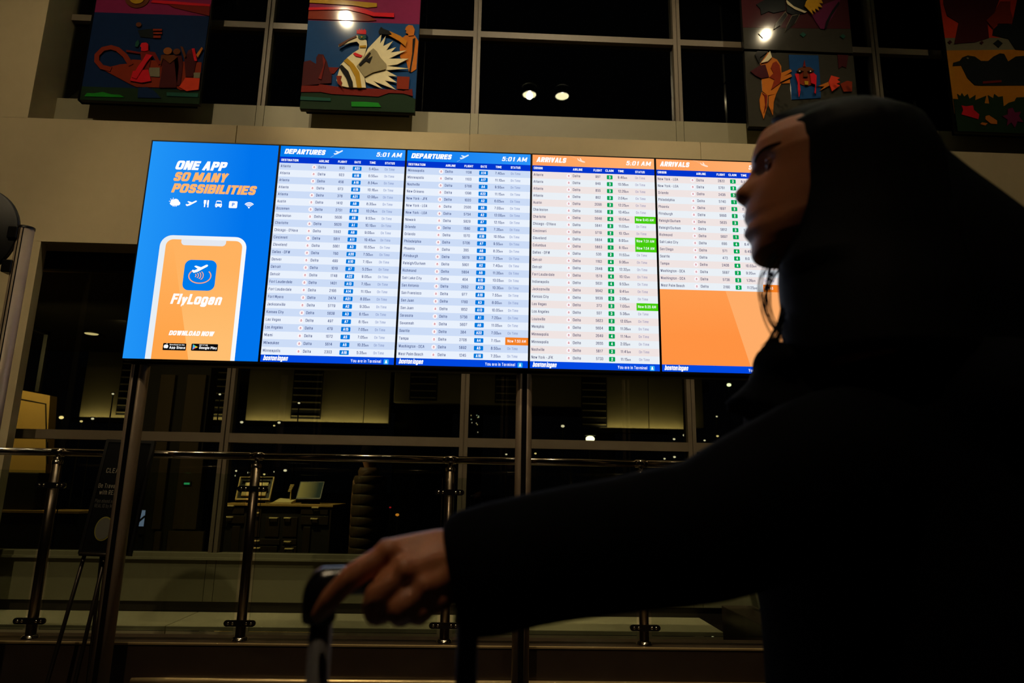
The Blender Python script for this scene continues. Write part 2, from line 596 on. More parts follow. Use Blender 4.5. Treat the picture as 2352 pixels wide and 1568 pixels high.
STEEL = mat('polished_steel', (190, 178, 160), .18, metal=1.0)
STEELDARK = mat('satin_steel', (110, 98, 84), .3, metal=1.0, noise_scale=25, noise_amt=.06)
BRASS = mat('brass_edging', (226, 196, 140), .34, metal=.6)
KERB = mat('dark_bronze_cladding', (70, 56, 44), .35, metal=.1, noise_scale=7, noise_amt=.2)
GLASS = glass_mat('window_glass', (205, 208, 200), 1.50)
CLEAR = glass_mat('railing_glass', (238, 244, 238), 1.40)

# ------------------------------------------------------------------ the hall
tag(obj('floor', MB().box(-9, 9, -6, 3.86, -.12, 0), FLOOR), kind='structure')
ceil = MB()
ceil.box(-9, 9.5, -6, 6.0, CEIL + .13, CEIL + .3)
tag(obj('ceiling', ceil, CEILM), kind='structure')

# front wall: cream bulkhead in panels with open joints, left and right piers
YW, YC = 5.2, 5.5                       # front of the bulkhead, front of the curtain wall
ZB, ZT = 2.928, 3.981                   # bottom and top of the bulkhead
wall = frame_empty('wall_front', (0, YW, 0))
wm = MB().box(-9, 9.5, YW + .012, YC - .06, ZB + .004, ZT - .004)
obj('bulkhead_core', wm, PLASTER, wall)
jx = [-9, -2.106, -0.196, 1.74, 3.62, 5.5, 9.5]
for a, b in zip(jx[:-1], jx[1:]):
    obj('wall_panel', MB().box(a + .004, b - .004, YW, YW + .05, ZB, ZT), PLASTER, wall)
# pier beside the lower window and the taller pier beside the upper opening
obj('pier', MB().box(-9, -3.515, YW, YW + .08, -.1, ZB + .002), PLASTER, wall)
obj('pier', MB().box(-9, -3.79, YW, YC + .5, ZT - .002, CEIL + .13), PLASTER, wall)
obj('pier', MB().box(6.2, 9.5, YW, YC + .5, ZT - .002, CEIL + .13), PLASTER, wall)
obj('pier', MB().box(6.2, 9.5, YW, YC + .5, -.1, ZB + .002), PLASTER, wall)

MULL = [-3.90, -2.045, -0.172, 1.665, 3.53, 5.40]
MW = .067
# upper curtain wall
up_w = frame_empty('window_1', (0, YC, 4.3))
ZS = 4.345                               # top of the spandrel
for k, x in enumerate(MULL):
    if k in (0, 1):
        m0 = obj('mullion', MB().box(x - MW / 2, x - .005, YC, YC + .12, ZS, CEIL + .13).box(x + .005, x + MW / 2, YC, YC + .12, ZS, CEIL + .13).box(x - .01, x + .01, YC + .02, YC + .11, ZS, CEIL + .13), ALU, up_w)
    else:
        piece('mullion', m0, (x - MULL[1], 0, 0), up_w)
for a, b in zip(MULL[:-1], MULL[1:]):
    obj('transom', MB().box(a + MW / 2, b - MW / 2, YC + .004, YC + .10, 5.118, 5.178), ALU, up_w)
    obj('glass_pane', MB().box(a + MW / 2, b - MW / 2, YC + .055, YC + .062, ZS, 5.118), GLASS, up_w)
    obj('glass_pane', MB().box(a + MW / 2, b - MW / 2, YC + .055, YC + .062, 5.178, CEIL + .13), GLASS, up_w)
    obj('spandrel_panel', MB().box(a + MW / 2 + .004, b - MW / 2 - .004, YC, YC + .05, ZT - .1, ZS), SPANDREL, up_w)
    obj('spandrel_cover', MB().box(b - MW / 2, b + MW / 2, YC, YC + .05, ZT - .1, ZS), SPANDREL, up_w)
obj('spandrel_back', MB().box(MULL[0], MULL[-1], YC + .05, YC + .10, ZT - .1, ZS - .02), DARKALU, up_w)

# lower curtain wall
lo_w = frame_empty('window_2', (0, YC, .5))
ZL0 = .585
lowm = [-2.055, -0.176, 1.67, 3.53, 5.40]
for k, x in enumerate(lowm):
    if k == 0:
        m0 = obj('mullion', MB().box(x - MW / 2, x - .005, YC, YC + .12, ZL0, ZB + .1).box(x + .005, x + MW / 2, YC, YC + .12, ZL0, ZB + .1).box(x - .01, x + .01, YC + .02, YC + .11, ZL0, ZB + .1), ALU, lo_w)
    else:
        piece('mullion', m0, (x - lowm[0], 0, 0), lo_w)
edges = [-4.6] + lowm
for a, b in zip(edges[:-1], edges[1:]):
    a2 = a if a == -4.6 else a + MW / 2
    obj('transom', MB().box(a2, b - MW / 2, YC + .004, YC + .10, 1.420, 1.492), ALU, lo_w)
    obj('glass_pane', MB().box(a2, b - MW / 2, YC + .055, YC + .062, ZL0, 1.420), GLASS, lo_w)
    obj('glass_pane', MB().box(a2, b - MW / 2, YC + .055, YC + .062, 1.492, 2.80), GLASS, lo_w)
    obj('head_frame', MB().box(a2, b - MW / 2, YC + .004, YC + .10, 2.80, ZB + .1), DARKALU, lo_w)
    obj('spandrel_panel', MB().box(a2 + .004, b - MW / 2 - .004, YC, YC + .06, .234, .535), SPANDREL, lo_w)
    obj('spandrel_cover', MB().box(b - MW / 2, b + MW / 2, YC, YC + .06, .234, .535), SPANDREL, lo_w)
obj('sill', MB().box(-4.6, 5.4, YC - .035, YC + .10, .535, .552).box(-4.6, 5.4, YC - .02, YC + .10, .552, .585), SPANDREL, lo_w)
obj('plinth', MB().box(-4.6, 5.4, YC + .03, YC + .2, .02, .234), DARKALU, lo_w)

# low concrete ledge at the foot of the window, slab by slab
led = frame_empty('trim_1', (0, 5.2, .0))
lx = [-6.0, -3.98, -2.124, -0.25, 1.684]
for a, b in zip(lx[:-1], lx[1:]):
    obj('slab', MB().bevbox(a + .003, b - .003, 4.99, YC + .03, -.06, .157, .004), CONCRETE, led)
tag(obj('wall_base', MB().box(-9, 9, 4.2, YC + .2, -.5, -.06), mat('dark_well', (30, 27, 24), .8)), kind='structure')

# kerb carrying the railing, brass nosing and toe rail
YR = 3.95
kb = frame_empty('trim_2', (0, YR, 0))
obj('kerb_cladding', MB().bevbox(-6, 2.02, 3.86, 4.10, 0, .285, .006), KERB, kb)
obj('kerb_return', MB().bevbox(1.78, 2.02, 4.10, 5.3, 0, .285, .006), KERB, kb)
obj('brass_nosing', MB().bevbox(-6, 2.03, 3.853, 3.868, .278, .290, .003), BRASS, kb)
obj('toe_rail', MB().tube([(-1.78, 3.858, .105), (-1.60, 3.84, .112), (-1.2, 3.835, .112), (2.0, 3.835, .112)], .016, 10), BRASS, kb, True)
obj('toe_rail_lip', MB().box(-1.6, 2.0, 3.845, 3.862, .065, .09), BRASS, kb)

# ------------------------------------------------------------------ glass railing
rail = thing('glass_railing', (0, YR, .285), 'glass railing with round steel handrail and posts behind the display stand', 'railing')
PX = [-3.462, -2.376, -1.283, -0.195, 0.893]
ZR = 1.255


def hose(mb, a, b, r, n=14):
    return mb.tube([a, b], r, n)


for a, b in zip([-4.6] + PX, PX + [1.98]):
    obj('handrail', MB().tube([(a + .03, YR, ZR), (b - .03, YR, ZR)], .021, 16), STEEL, rail, True)
post0 = None
for k, x in enumerate(PX):
    if post0 is None:
        X0p = x
        post0 = obj('post', MB().tube([(x, YR, .285), (x, YR, 1.20)], .026, 16), STEELDARK, rail, True)
        c0 = obj('base_collar', MB().lathe((x, YR, .285), [(.026, .02), (.036, .016), (.044, .004), (.044, 0)], 20), STEEL, post0, True)
        s0 = obj('saddle', MB().lathe((x, YR, 1.19), [(.028, 0), (.028, .02), (.014, .028), (.014, .05)], 16).tube([(x - .032, YR, ZR), (x + .032, YR, ZR)], .0235, 16), STEEL, post0, True)
        cl = []
        for zc in (.375, 1.075):
            q = obj('glass_clamp', MB().prism(rounded(x - .083, x + .083, zc - .016, zc + .016, .0158, 6), YR - .032, YR - .020), STEELDARK if zc < .5 else STEEL, post0)
            mbb = MB()
            for dx in (-.06, -.036, .036, .06):
                mbb.prism(disc(x + dx, zc, .0075, n=10), YR - .036, YR - .031)
            w = tag(obj('clamp_screws', mbb, STEEL, post0, True), kind='stuff')
            cl += [q, w]
    else:
        p = piece('post', post0, (x - X0p, 0, 0), rail)
        for src in [c0, s0] + cl:
            q = piece(src.name.split('.')[0], src, (0, 0, 0), p)
            if 'screws' in q.name:
                q['kind'] = 'stuff'
for a, b in zip([-4.6] + PX, PX + [1.98]):
    obj('glass_panel', MB().box(a + .042, b - .042, YR - .008, YR + .004, .33, 1.155), CLEAR, rail)
# return of the railing towards the window
for yy in (4.72,):
    p = obj('post', MB().tube([(1.90, yy, .285), (1.90, yy, 1.20)], .026, 16), STEELDARK, rail, True)
    obj('base_collar', MB().lathe((1.90, yy, .285), [(.026, .05), (.05, .045), (.05, 0)], 20), STEEL, p, True)
obj('handrail', MB().tube([(1.90, 4.0, ZR), (1.90, 5.2, ZR)], .021, 16), STEEL, rail, True)

# ------------------------------------------------------------------ ceiling downlights
CANS = [((0.58, 0.93), 9.0, True, 'recessed ceiling downlight with brightest bulb, left of the reflected pair'),
        ((1.124, 0.924), 6.0, False, 'recessed ceiling downlight with dimmer bulb, right of the reflected pair'),
        ((-2.10, 2.13), 9.0, True, 'recessed ceiling downlight mirrored on the swan painting'),
        ((3.83, 2.16), 9.0, True, 'recessed ceiling downlight mirrored on the bird and mask painting'),
        ((-3.6, -2.0), 9.0, True, 'recessed ceiling downlight added behind the camera to brighten the left wall'),
        ((-0.9, -1.4), 9.0, True, 'recessed ceiling downlight added behind the camera as fill, near the middle'),
        ((4.7, -2.0), 9.0, True, 'recessed ceiling downlight added behind the camera to brighten the right wall'),
        ((-2.9, 3.75), 9.0, True, 'recessed ceiling downlight added out of view above the ledge, left of three'),
        ((-0.7, 3.75), 9.0, True, 'recessed ceiling downlight added out of view above the ledge, middle of three'),
        ((1.4, 3.75), 9.0, True, 'recessed ceiling downlight added out of view above the ledge, right of three')]
for (cx, cy), st, _, lab in CANS:
    t = thing('ceiling_downlight', (cx, cy, CEIL - .01), lab, 'lamp', 'downlights in the dark ceiling')
    obj('trim_ring', MB().lathe((cx, cy, CEIL), [(.112, .0), (.112, -.012), (.135, -.012), (.135, .0)], 32), mat('white_trim', (205, 200, 188), .5), t, True)
    refl = mat('lit_reflector', (235, 228, 205), .35, emit=(255, 246, 205), strength=13.0)
    refl.cycles.emission_sampling = 'NONE'
    obj('reflector', MB().lathe((cx, cy, CEIL), [(.112, -.011), (.105, .05), (.085, .11)], 32), refl, t, True)
    obj('bulb', MB().lathe((cx, cy, CEIL), [(.085, .105), (.07, .10), (.04, .092), (.002, .09)], 24), glow('bulb_glow_%g' % st, (255, 244, 212), st * 12), t, True)
    obj('housing', MB().lathe((cx, cy, CEIL), [(.118, -.002), (.118, .128)], 32), CEILM, t, True)

# ------------------------------------------------------------------ flight displays
YD = 3.5
X0, PW, ZD0, ZD1 = -1.8675, .6943, 1.7104, 2.931
BZ = .0055


def P(px, py):
    q = at(px, py, YD)
    return (q.x, q.z)


def CR(ox, oy, s):
    """points read off an enlarged view of the picture on the screen"""
    return lambda x, y: P(ox + x / s, oy + y / s)


NAVY = screen_mat('text_navy', (22, 52, 122))
PLUM = screen_mat('text_plum', (44, 42, 98))
FAINT = screen_mat('text_faint', (128, 146, 196))
FAINT2 = screen_mat('text_faint_plum', (150, 146, 184))
WHITE = screen_mat('text_white', (255, 255, 255))
SILVER = screen_mat('icon_pale', (225, 240, 255))
GATE = screen_mat('badge_blue', (0, 122, 224))
CLAIM = screen_mat('badge_green', (0, 162, 84))
NOWG = screen_mat('now_green', (70, 205, 10))
NOWO = screen_mat('now_orange', (244, 128, 34))
LOGOW = screen_mat('logo_white', (250, 246, 250))
RED = screen_mat('logo_red', (196, 28, 62))
FOOT = screen_mat('footer_blue', (0, 72, 226), lit=True)
COLB = screen_mat('column_blue', (0, 52, 205), lit=True)
HEADB = screen_mat('header_blue', (0, 122, 236), (44, 148, 250), True, 'X', -.34, .34)
HEADO = screen_mat('header_orange', (255, 160, 92), (255, 176, 112), True, 'X', -.34, .34)
ROWB1 = screen_mat('row_blue', (204, 220, 247), lit=True)
ROWB2 = screen_mat('row_white', (233, 241, 253), lit=True)
ROWP1 = screen_mat('row_pink', (240, 228, 226), lit=True)
ROWP2 = screen_mat('row_pale', (234, 240, 246), lit=True)
ORANGE = screen_mat('orange_fill', (255, 146, 66), (255, 160, 84), True, 'Z', .2, .6)
ORANGE2 = screen_mat('orange_facet', (255, 172, 104), lit=True)
SKYA = screen_mat('badge_sky', (44, 168, 240))

DEP1 = """Atlanta|695|A21|5:40am
Atlanta|923|A16|6:55am
Atlanta|456|A16|8:34am
Atlanta|973|A18|10:16am
Atlanta|376|A21|12:08pm
Austin|1410|A8|6:30am
Bozeman|2751|A19|10:24am
Charleston|5606|A9|9:53am
Charlotte|5626|A1|10:10am
Chicago - O'Hare|5593|A8|9:00am
Cincinnati|5611|A11|10:45am
Cleveland|5661|A3|10:55am
Dallas - DFW|760|A20|7:50am
Denver|499|A10|7:10am
Detroit|1019|A7|5:25am
Detroit|1748|A22|9:05am
Fort Lauderdale|1401|A13|7:10am
Fort Lauderdale|2196|A14|11:10am
Fort Myers|2474|A21|8:00am
Jacksonville|5779|A2|9:30am
Kansas City|5638|A3|6:15am
Las Vegas|497|A7|8:15am
Los Angeles|479|A15|7:05am
Miami|1072|A5|7:05am
Milwaukee|5614|A5|10:35am
Minneapolis|2303|A18|5:35am"""
DEP2 = """Minneapolis|1138|A14|7:40am
Minneapolis|1103|A17|11:10am
Nashville|5786|A4|9:50am
New Orleans|1398|A22|11:15am
New York - JFK|1020|A2|6:05am
New York - LGA|2506|A6|7:00am
New York - LGA|5754|A2|12:00pm
Newark|5829|A7|12:10pm
Orlando|1580|A9|7:35am
Orlando|1570|A16|10:55am
Philadelphia|5706|A7|9:55am
Phoenix|365|A6|8:35am
Pittsburgh|5678|A11|7:25am
Raleigh/Durham|5801|A2|7:40am
Richmond|5664|A8|11:30am
Salt Lake City|464|A15|10:05am
San Antonio|2652|A20|10:30am
San Francisco|977|A18|7:55am
San Juan|1780|A3|8:00am
San Juan|1852|A13|10:05am
Sarasota|5756|A1|7:20am
Savannah|5607|A6|11:05am
Seattle|384|A22|7:00am
Tampa|2706|A4|7:15am|Now 7:50 AM
Washington - DCA|5692|A5|8:50am
West Palm Beach|1245|A19|7:20am"""
ARR1 = """Atlanta|987|3|9:46am
Atlanta|849|3|10:58am
Atlanta|855|3|12:29pm
Atlanta|862|3|2:04pm
Austin|2098|3|12:25pm
Charleston|5808|2|10:40am
Charlotte|5648|4|10:04am|Now 9:45 AM
Chicago - O'Hare|5641|3|11:03am
Cincinnati|5719|2|10:13am
Cleveland|5684|1|8:00am|Now 7:31 AM
Columbus|5663|1|8:10am|Now 7:54 AM
Dallas - DFW|536|2|11:52am
Detroit|1163|4|9:06am
Detroit|2648|4|12:32pm
Fort Lauderdale|1578|4|10:12am
Indianapolis|5631|4|9:53am
Jacksonville|5642|2|9:41am
Kansas City|5638|3|2:06pm
Las Vegas|373|3|7:00am|Now 6:35 AM
Los Angeles|507|3|5:38am
Louisville|5823|2|12:05pm
Memphis|5604|1|11:36am
Minneapolis|2649|4|11:14am
Minneapolis|2655|4|2:05pm
Nashville|5617|2|11:41am
New York - JFK|5733|2|11:15am"""
ARR2 = """New York - LGA|2822|2|8:1
New York - LGA|5761|2|
Orlando|2436|3|
Philadelphia|5740|1|
Phoenix|1697|3|6:
Pittsburgh|5690|2|9:
Raleigh/Durham|5835|3|
Raleigh/Durham|5812|3|1
Richmond|5697|1|
Salt Lake City|696|4|6:4
San Diego|571|4|6:45am
Seattle|473|4|8:0
Tampa|2406|4|10:03am
Washington - DCA|5687|2|9:20am
Washington - DCA|5736|2|1:39pm
West Palm Beach|2160|3|11:25pm|Now 4:5"""

# take-off glyph and landing glyph, unit outlines about one wide
TAKEOFF = [(-.50, -.10), (-.40, -.17), (-.02, .06), (-.34, .38), (-.22, .44), (.16, .17), (.40, .30), (.50, .38), (.48, .46), (.36, .44), (.10, .30)]
PLANE_UP = [(-.50, -.14), (-.42, -.24), (-.36, -.28), (-.12, -.20), (.44, .16), (.50, .22), (.46, .30), (.38, .30), (.06, .12), (-.28, .22), (-.38, .16), (-.14, .00), (-.34, -.10), (-.44, -.06)]
PLANE_DOWN = [(-.50, .30), (-.42, .28), (-.34, .12), (-.14, .06), (-.22, .34), (-.10, .34), (.10, .00), (.40, -.10), (.50, -.20), (.42, -.28), (.20, -.26), (-.10, -.16), (-.38, -.02), (-.46, .08)]


def shape(pts, c, s):
    return [(c[0] + x * s, c[1] + z * s) for x, z in pts]


Y1, Y2, Y3, Y4 = YD - .0006, YD - .0012, YD - .0018, YD - .0024


def monitor(i, label):
    x = X0 + i * PW
    t = thing('display_monitor', (x + PW / 2, YD, ZD0), label, 'monitor', 'portrait monitors of the flight display')
    m = MB()
    m.box(x, x + PW, YD + .004, YD + .055, ZD0, ZD1)
    for a, b, c, d in ((x, x + BZ, ZD0, ZD1), (x + PW - BZ, x + PW, ZD0, ZD1), (x + BZ, x + PW - BZ, ZD0, ZD0 + BZ), (x + BZ, x + PW - BZ, ZD1 - BZ, ZD1)):
        m.box(a, b, YD - .004, YD + .004, c, d)
    obj('casing', m, CASE, t)
    return t, x + BZ, x + PW - BZ


# column positions, measured from the monitor's left edge
XB = X0 + PW
CD = CR(620, 330, 7.35)
XA = X0 + 3 * PW
CA = CR(1210, 345, 7.35)
ZHEAD = CD(160, 215)[1]
ZCOL = CD(155, 318)[1]
ZFOOT = CR(590, 780, 7.127)(38, 240)[1]
RH = (ZCOL - ZFOOT) / 26
CAP = .0153


def rows_for(i, rows, arrivals, label, headings):
    t, xl, xr = monitor(i, label)
    x = X0 + i * PW
    scr = obj('screen', MB().quad(xl, xr, ZD0 + BZ, ZD1 - BZ, YD), FOOT, t)
    obj('header_band', MB().quad(xl, xr, ZHEAD, ZD1 - BZ, Y1), HEADO if arrivals else HEADB, scr)
    obj('column_band', MB().quad(xl, xr, ZCOL, ZHEAD, Y1), COLB, scr)
    for r in range(len(rows)):
        obj('table_row', MB().quad(xl, xr, ZCOL - (r + 1) * RH, ZCOL - r * RH, Y1), (ROWP1 if arrivals else ROWB1) if r % 2 == 0 else (ROWP2 if arrivals else ROWB2), scr)
    if len(rows) < 26:
        zt = ZCOL - len(rows) * RH
        obj('orange_field', MB().quad(xl, xr, ZFOOT, zt, Y1), ORANGE, scr)
        p1 = CR(1200, 340, 2.959)(1380, 975)
        p2 = CR(1200, 340, 2.959)(1550, 1475)
        obj('orange_facet', MB().poly([(p1[0], zt), (xr, zt), (xr, ZFOOT), (p2[0], ZFOOT)], Y2), ORANGE2, scr)
    off = x - (XA if arrivals else XB)
    c = CA if arrivals else CD
    # header line
    w = MB()
    if arrivals:
        l, rr = c(158, 200), c(668, 205)
        text(w, 'ARRIVALS', l[0] + off, c(158, 198)[1], .0300, Y2, width=rr[0] - l[0] - .004, weight='black', shear=.22)
        l, rr = c(1672, 253), c(2085, 270)
        text(w, '5:01 AM', l[0] + off, c(1672, 253)[1], .0262, Y2, width=rr[0] - l[0], weight='bold', shear=.22)
    else:
        l, rr = c(242, 170), c(925, 190)
        text(w, 'DEPARTURES', l[0] + off, c(242, 169)[1], .0300, Y2, width=rr[0] - l[0], weight='black', shear=.22)
        l, rr = c(1792, 218), c(2215, 235)
        text(w, '5:01 AM', l[0] + off, c(1792, 218)[1], .0262, Y2, width=rr[0] - l[0], weight='bold', shear=.22)
    for s, lx, rx, by in headings:
        l, rr = c(lx, by), c(rx, by)
        text(w, s, l[0] + off, l[1], .0138, Y2, width=rr[0] - l[0], weight='regular' if False else 'bold')
    # footer line
    f = CR(590, 780, 7.127)
    o2 = x - XB
    l, rr = f(98, 338), f(500, 345)
    zb = f(98, 335)[1]
    wd = rr[0] - l[0]
    text(w, 'boston', l[0] + o2, zb, .0265, Y2, width=wd * .54, weight='heavy', shear=.22)
    text(w, 'logan', l[0] + o2 + wd * .57, zb, .0265, Y2, width=wd * .42, weight='heavy', shear=.22)
    l, rr = f(1535, 368), f(2030, 380)
    text(w, 'You are in Terminal', l[0] + o2, f(1535, 368)[1], .0165, Y2, width=rr[0] - l[0], weight='regular')
    a0, a1 = f(2072, 405), f(2160, 315)
    obj('terminal_badge', MB().poly(rounded(a0[0] + o2, a1[0] + o2, a0[1] + .001, a0[1] + .0275, .005), Y2), SKYA, scr)
    text(w, 'A', 0, a0[1] + .006, .0165, Y3, centre=(a0[0] + a1[0]) / 2 + o2, weight='black', squeeze=1.1)
    # plane symbol with its trail
    pc = c(920, 175) if arrivals else c(1155, 152)
    pc = (pc[0] + off, pc[1])
    ic = MB()
    ic.poly(shape(PLANE_DOWN if arrivals else PLANE_UP, pc, .044 if arrivals else .050), Y2)
    if arrivals:
        ic.poly(ribbon([(pc[0] - .022, pc[1] + .008), (pc[0] - .045, pc[1] + .020), (pc[0] - .062, ZD1 - BZ)], .0007), Y2)
    else:
        ic.poly(ribbon([(pc[0] - .022, pc[1] - .018), (pc[0] - .040, pc[1] - .030)], .0009), Y2)
    obj('plane_symbol', ic, SILVER if not arrivals else screen_mat('icon_cream', (255, 226, 204)), scr)
    # the table
    dark, faint, lg, nw, lr = MB(), MB(), MB(), MB(), MB()
    z1 = c(180, 402)[1] if not arrivals else c(115, 424)[1]
    dz = ZCOL - z1
    dz = .0268
    nx = (c(180, 402) if not arrivals else c(115, 424))[0] + off
    lx = (c(750, 393) if not arrivals else c(708, 425))[0] + off
    dx0, dx1 = [(p[0] + off) for p in ((c(818, 418), c(945, 420)) if not arrivals else (c(776, 450), c(901, 452)))]
    fx = (c(1217, 428) if not arrivals else c(1200, 462))[0] + off
    b0, b1 = [(p[0] + off) for p in ((c(1398, 420), c(1548, 420)) if not arrivals else (c(1350, 450), c(1447, 450)))]
    tx = (c(1672, 445) if not arrivals else c(1537, 482))[0] + off
    sx0, sx1 = [(p[0] + off) for p in ((c(1938, 450), c(2102, 452)) if not arrivals else (c(1830, 490), c(1994, 492)))]
    for r, row in enumerate(rows):
        q = row.split('|')
        zt = ZCOL - r * RH
        zb = zt - dz
        zm = zt - RH / 2
        text(dark, q[0], nx, zb, CAP, Y2, squeeze=1.0)
        lg.poly(disc(lx, zm, .0128, n=18), Y2)
        lr.poly([(lx - .0058, zm - .001), (lx, zm + .0062), (lx + .0058, zm - .001), (lx, zm + .0012)], Y3)
        lr.poly([(lx - .0058, zm - .0050), (lx, zm - .0012), (lx + .0058, zm - .0050)], Y3)
        text(dark, 'Delta', dx0, zb, CAP, Y2, width=dx1 - dx0)
        text(dark, q[1], 0, zb, CAP, Y2, centre=fx, squeeze=1.05)
        obj('claim_badge' if arrivals else 'gate_badge', MB().poly(rounded(b0, b1, zm - .0122, zm + .0122, .0035, 3), Y2), CLAIM if arrivals else GATE, scr)
        text(nw, q[2], 0, zm - .0072, .0148, Y3, centre=(b0 + b1) / 2, squeeze=1.05, weight='bold')
        if q[3]:
            hm = q[3].rstrip('apm')
            e = text(dark, hm, tx, zb, CAP, Y2, squeeze=1.08)
            text(dark, q[3][len(hm):], e - .0008, zb, .0118, Y2, squeeze=1.05)
        if len(q) > 4:
            n0 = sx0 - (.008 if arrivals else .012)
            obj('revised_time_flag', MB().quad(n0, xr, zt - RH, zt, Y2), NOWG if arrivals and len(rows) == 26 else NOWO, scr)
            text(nw, q[4], sx0, zb, .0150, Y3, width=(xr - .012 - sx0) if len(rows) == 26 else None, squeeze=.8)
        elif len(rows) == 26 or r > 11:
            text(faint, 'On Time', sx0, zb + .001, .0140, Y2, width=sx1 - sx0)
    tag(obj('table_lettering', dark, PLUM if arrivals else NAVY, scr), kind='stuff')
    tag(obj('status_lettering', faint, FAINT2 if arrivals else FAINT, scr), kind='stuff')
    tag(obj('airline_emblem_disc', lg, LOGOW, scr), kind='stuff')
    tag(obj('airline_emblems', lr, RED, scr), kind='stuff')
    tag(obj('badge_lettering', nw, WHITE, scr), kind='stuff')
    tag(obj('heading_lettering', w, WHITE, scr), kind='stuff')
    return t


HD = [('DESTINATION', 192, 482, 292), ('AIRLINE', 828, 998, 314), ('FLIGHT', 1150, 1302, 323), ('GATE', 1427, 1535, 331), ('TIME', 1683, 1785, 339), ('STATUS', 1942, 2108, 348)]
HA = [('ORIGIN', 118, 266, 318), ('AIRLINE', 777, 940, 344), ('FLIGHT', 1125, 1270, 358), ('CLAIM', 1328, 1463, 364), ('TIME', 1539, 1636, 372), ('STATUS', 1830, 1990, 386)]
rows_for(1, DEP1.split('\n'), False, 'monitor listing blue departures from Atlanta down to Minneapolis', HD)
rows_for(2, DEP2.split('\n'), False, 'monitor listing blue departures from Minneapolis down to West Palm Beach', HD)
rows_for(3, ARR1.split('\n'), True, 'monitor with orange arrivals header and a full table of green badges', HA)
rows_for(4, ARR2.split('\n'), True, 'monitor with arrivals over a blank orange lower part, beside the profile', HA)

# the advertisement on the first monitor
ad, axl, axr = monitor(0, 'leftmost monitor with blue app advertisement and orange phone')
ADBLUE = screen_mat('ad_blue', (34, 150, 248), (0, 116, 236), True, 'X', -.38, .20)
scr = obj('screen', MB().quad(axl, axr, ZD0 + BZ, ZD1 - BZ, YD), ADBLUE, ad)
AD1 = CR(340, 340, 7.35)
AD2 = CR(330, 530, 5.059)
w, o = MB(), MB()
AMBER = screen_mat('ad_amber', (255, 182, 108))
for mb_, s, l, rr, cap in ((w, 'ONE APP', (450, 360), (1300, 382), .0530), (o, 'SO MANY', (418, 553), (1320, 577), .0530), (o, 'POSSIBILITIES', (388, 748), (1800, 787), .0530)):
    a, b = AD1(*l), AD1(*rr)
    text(mb_, s, a[0], a[1], cap, Y1, width=b[0] - a[0], weight='black', shear=.24)
# pictograms
k = .0031 / 10


def I(cx, cy):
    c = AD1(cx, cy)
    return lambda x, y: (c[0] + x * k, c[1] - y * k)


g = I(450, 920)
ic = MB()
ic.poly(disc(*g(-32, -22), .0125), Y1)
for a in range(0, 360, 45):
    d = math.radians(a)
    ic.poly(ribbon([g(-32 + 50 * math.cos(d), -22 + 50 * math.sin(d)), g(-32 + 66 * math.cos(d), -22 + 66 * math.sin(d))], .0042), Y1)
cl = MB()
cl.poly(ribbon([g(-45, 20), g(70, 20)], .017), Y2)
for dx, dy, r in ((-30, 12, .014), (14, -8, .019), (60, 14, .012)):
    cl.poly(disc(*g(dx, dy), r), Y2)
ic.v += cl.v
ic.f += [tuple(i + len(ic.v) - len(cl.v) for i in q) for q in cl.f]
for dx in (-18, 8, 34):
    ic.poly(ribbon([g(dx + 8, 48), g(dx - 4, 72)], .0045), Y1)
obj('weather_pictogram', ic, WHITE, scr)
c = AD1(730, 935)
obj('plane_pictogram', MB().poly(shape(PLANE_UP, c, .058), Y1), WHITE, scr)
g = I(985, 940)
ic = MB()
ic.poly(ribbon([g(-26, 10), g(-26, 62)], .0068), Y1)
ic.poly([g(-48, -68), g(-4, -68), g(-4, -20), g(-14, 14), g(-38, 14), g(-48, -20)], Y1)
ic.poly([g(14, -66), g(28, -72), g(42, -64), g(42, 66), g(20, 66), g(20, 20), g(8, 14)], Y1)
obj('cutlery_pictogram', ic, WHITE, scr)
g = I(1193, 945)
ic = MB()
ic.poly([g(-44, -56), g(-24, -66), g(24, -66), g(44, -56), g(48, -44), g(-48, -44)], Y1)
ic.poly([g(-48, -44), g(-40, -44), g(-40, -6), g(-48, -6)], Y1)
ic.poly([g(40, -44), g(48, -44), g(48, -6), g(40, -6)], Y1)
ic.poly([g(-48, -6), g(48, -6), g(58, 0), g(58, 46), g(-58, 46), g(-58, 0)], Y1)
ic.poly([g(-48, 44), g(-24, 44), g(-24, 62), g(-48, 62)], Y1)
ic.poly([g(24, 44), g(48, 44), g(48, 62), g(24, 62)], Y1)
obj('bus_pictogram', ic, WHITE, scr)
dot = MB()
for dx in (-38, 38):
    dot.poly(disc(*g(dx, 24), .0021), Y2)
g = I(1437, 955)
a0, a1 = g(-72, 64), g(72, -64)
obj('parking_pictogram', MB().poly(rounded(a0[0], a1[0], a0[1], a1[1], .006), Y1), WHITE, scr)
text(dot, 'P', 0, g(0, 32)[1], .0195, Y2, centre=g(2, 0)[0], weight='bold', squeeze=1.15)
tag(obj('pictogram_details', dot, screen_mat('ad_blue_flat', (0, 128, 240)), scr), kind='stuff')
g = I(1703, 1003)
ic = MB()
c = g(0, 0)
ic.poly(disc(c[0], c[1], .0050), Y1)
for r, wd in ((.0125, .0052), (.0205, .0052), (.0285, .0056)):
    ic.poly(ribbon(arc(c[0], c[1] - .001, r, 38, 142), wd), Y1)
obj('wifi_pictogram', ic, WHITE, scr)

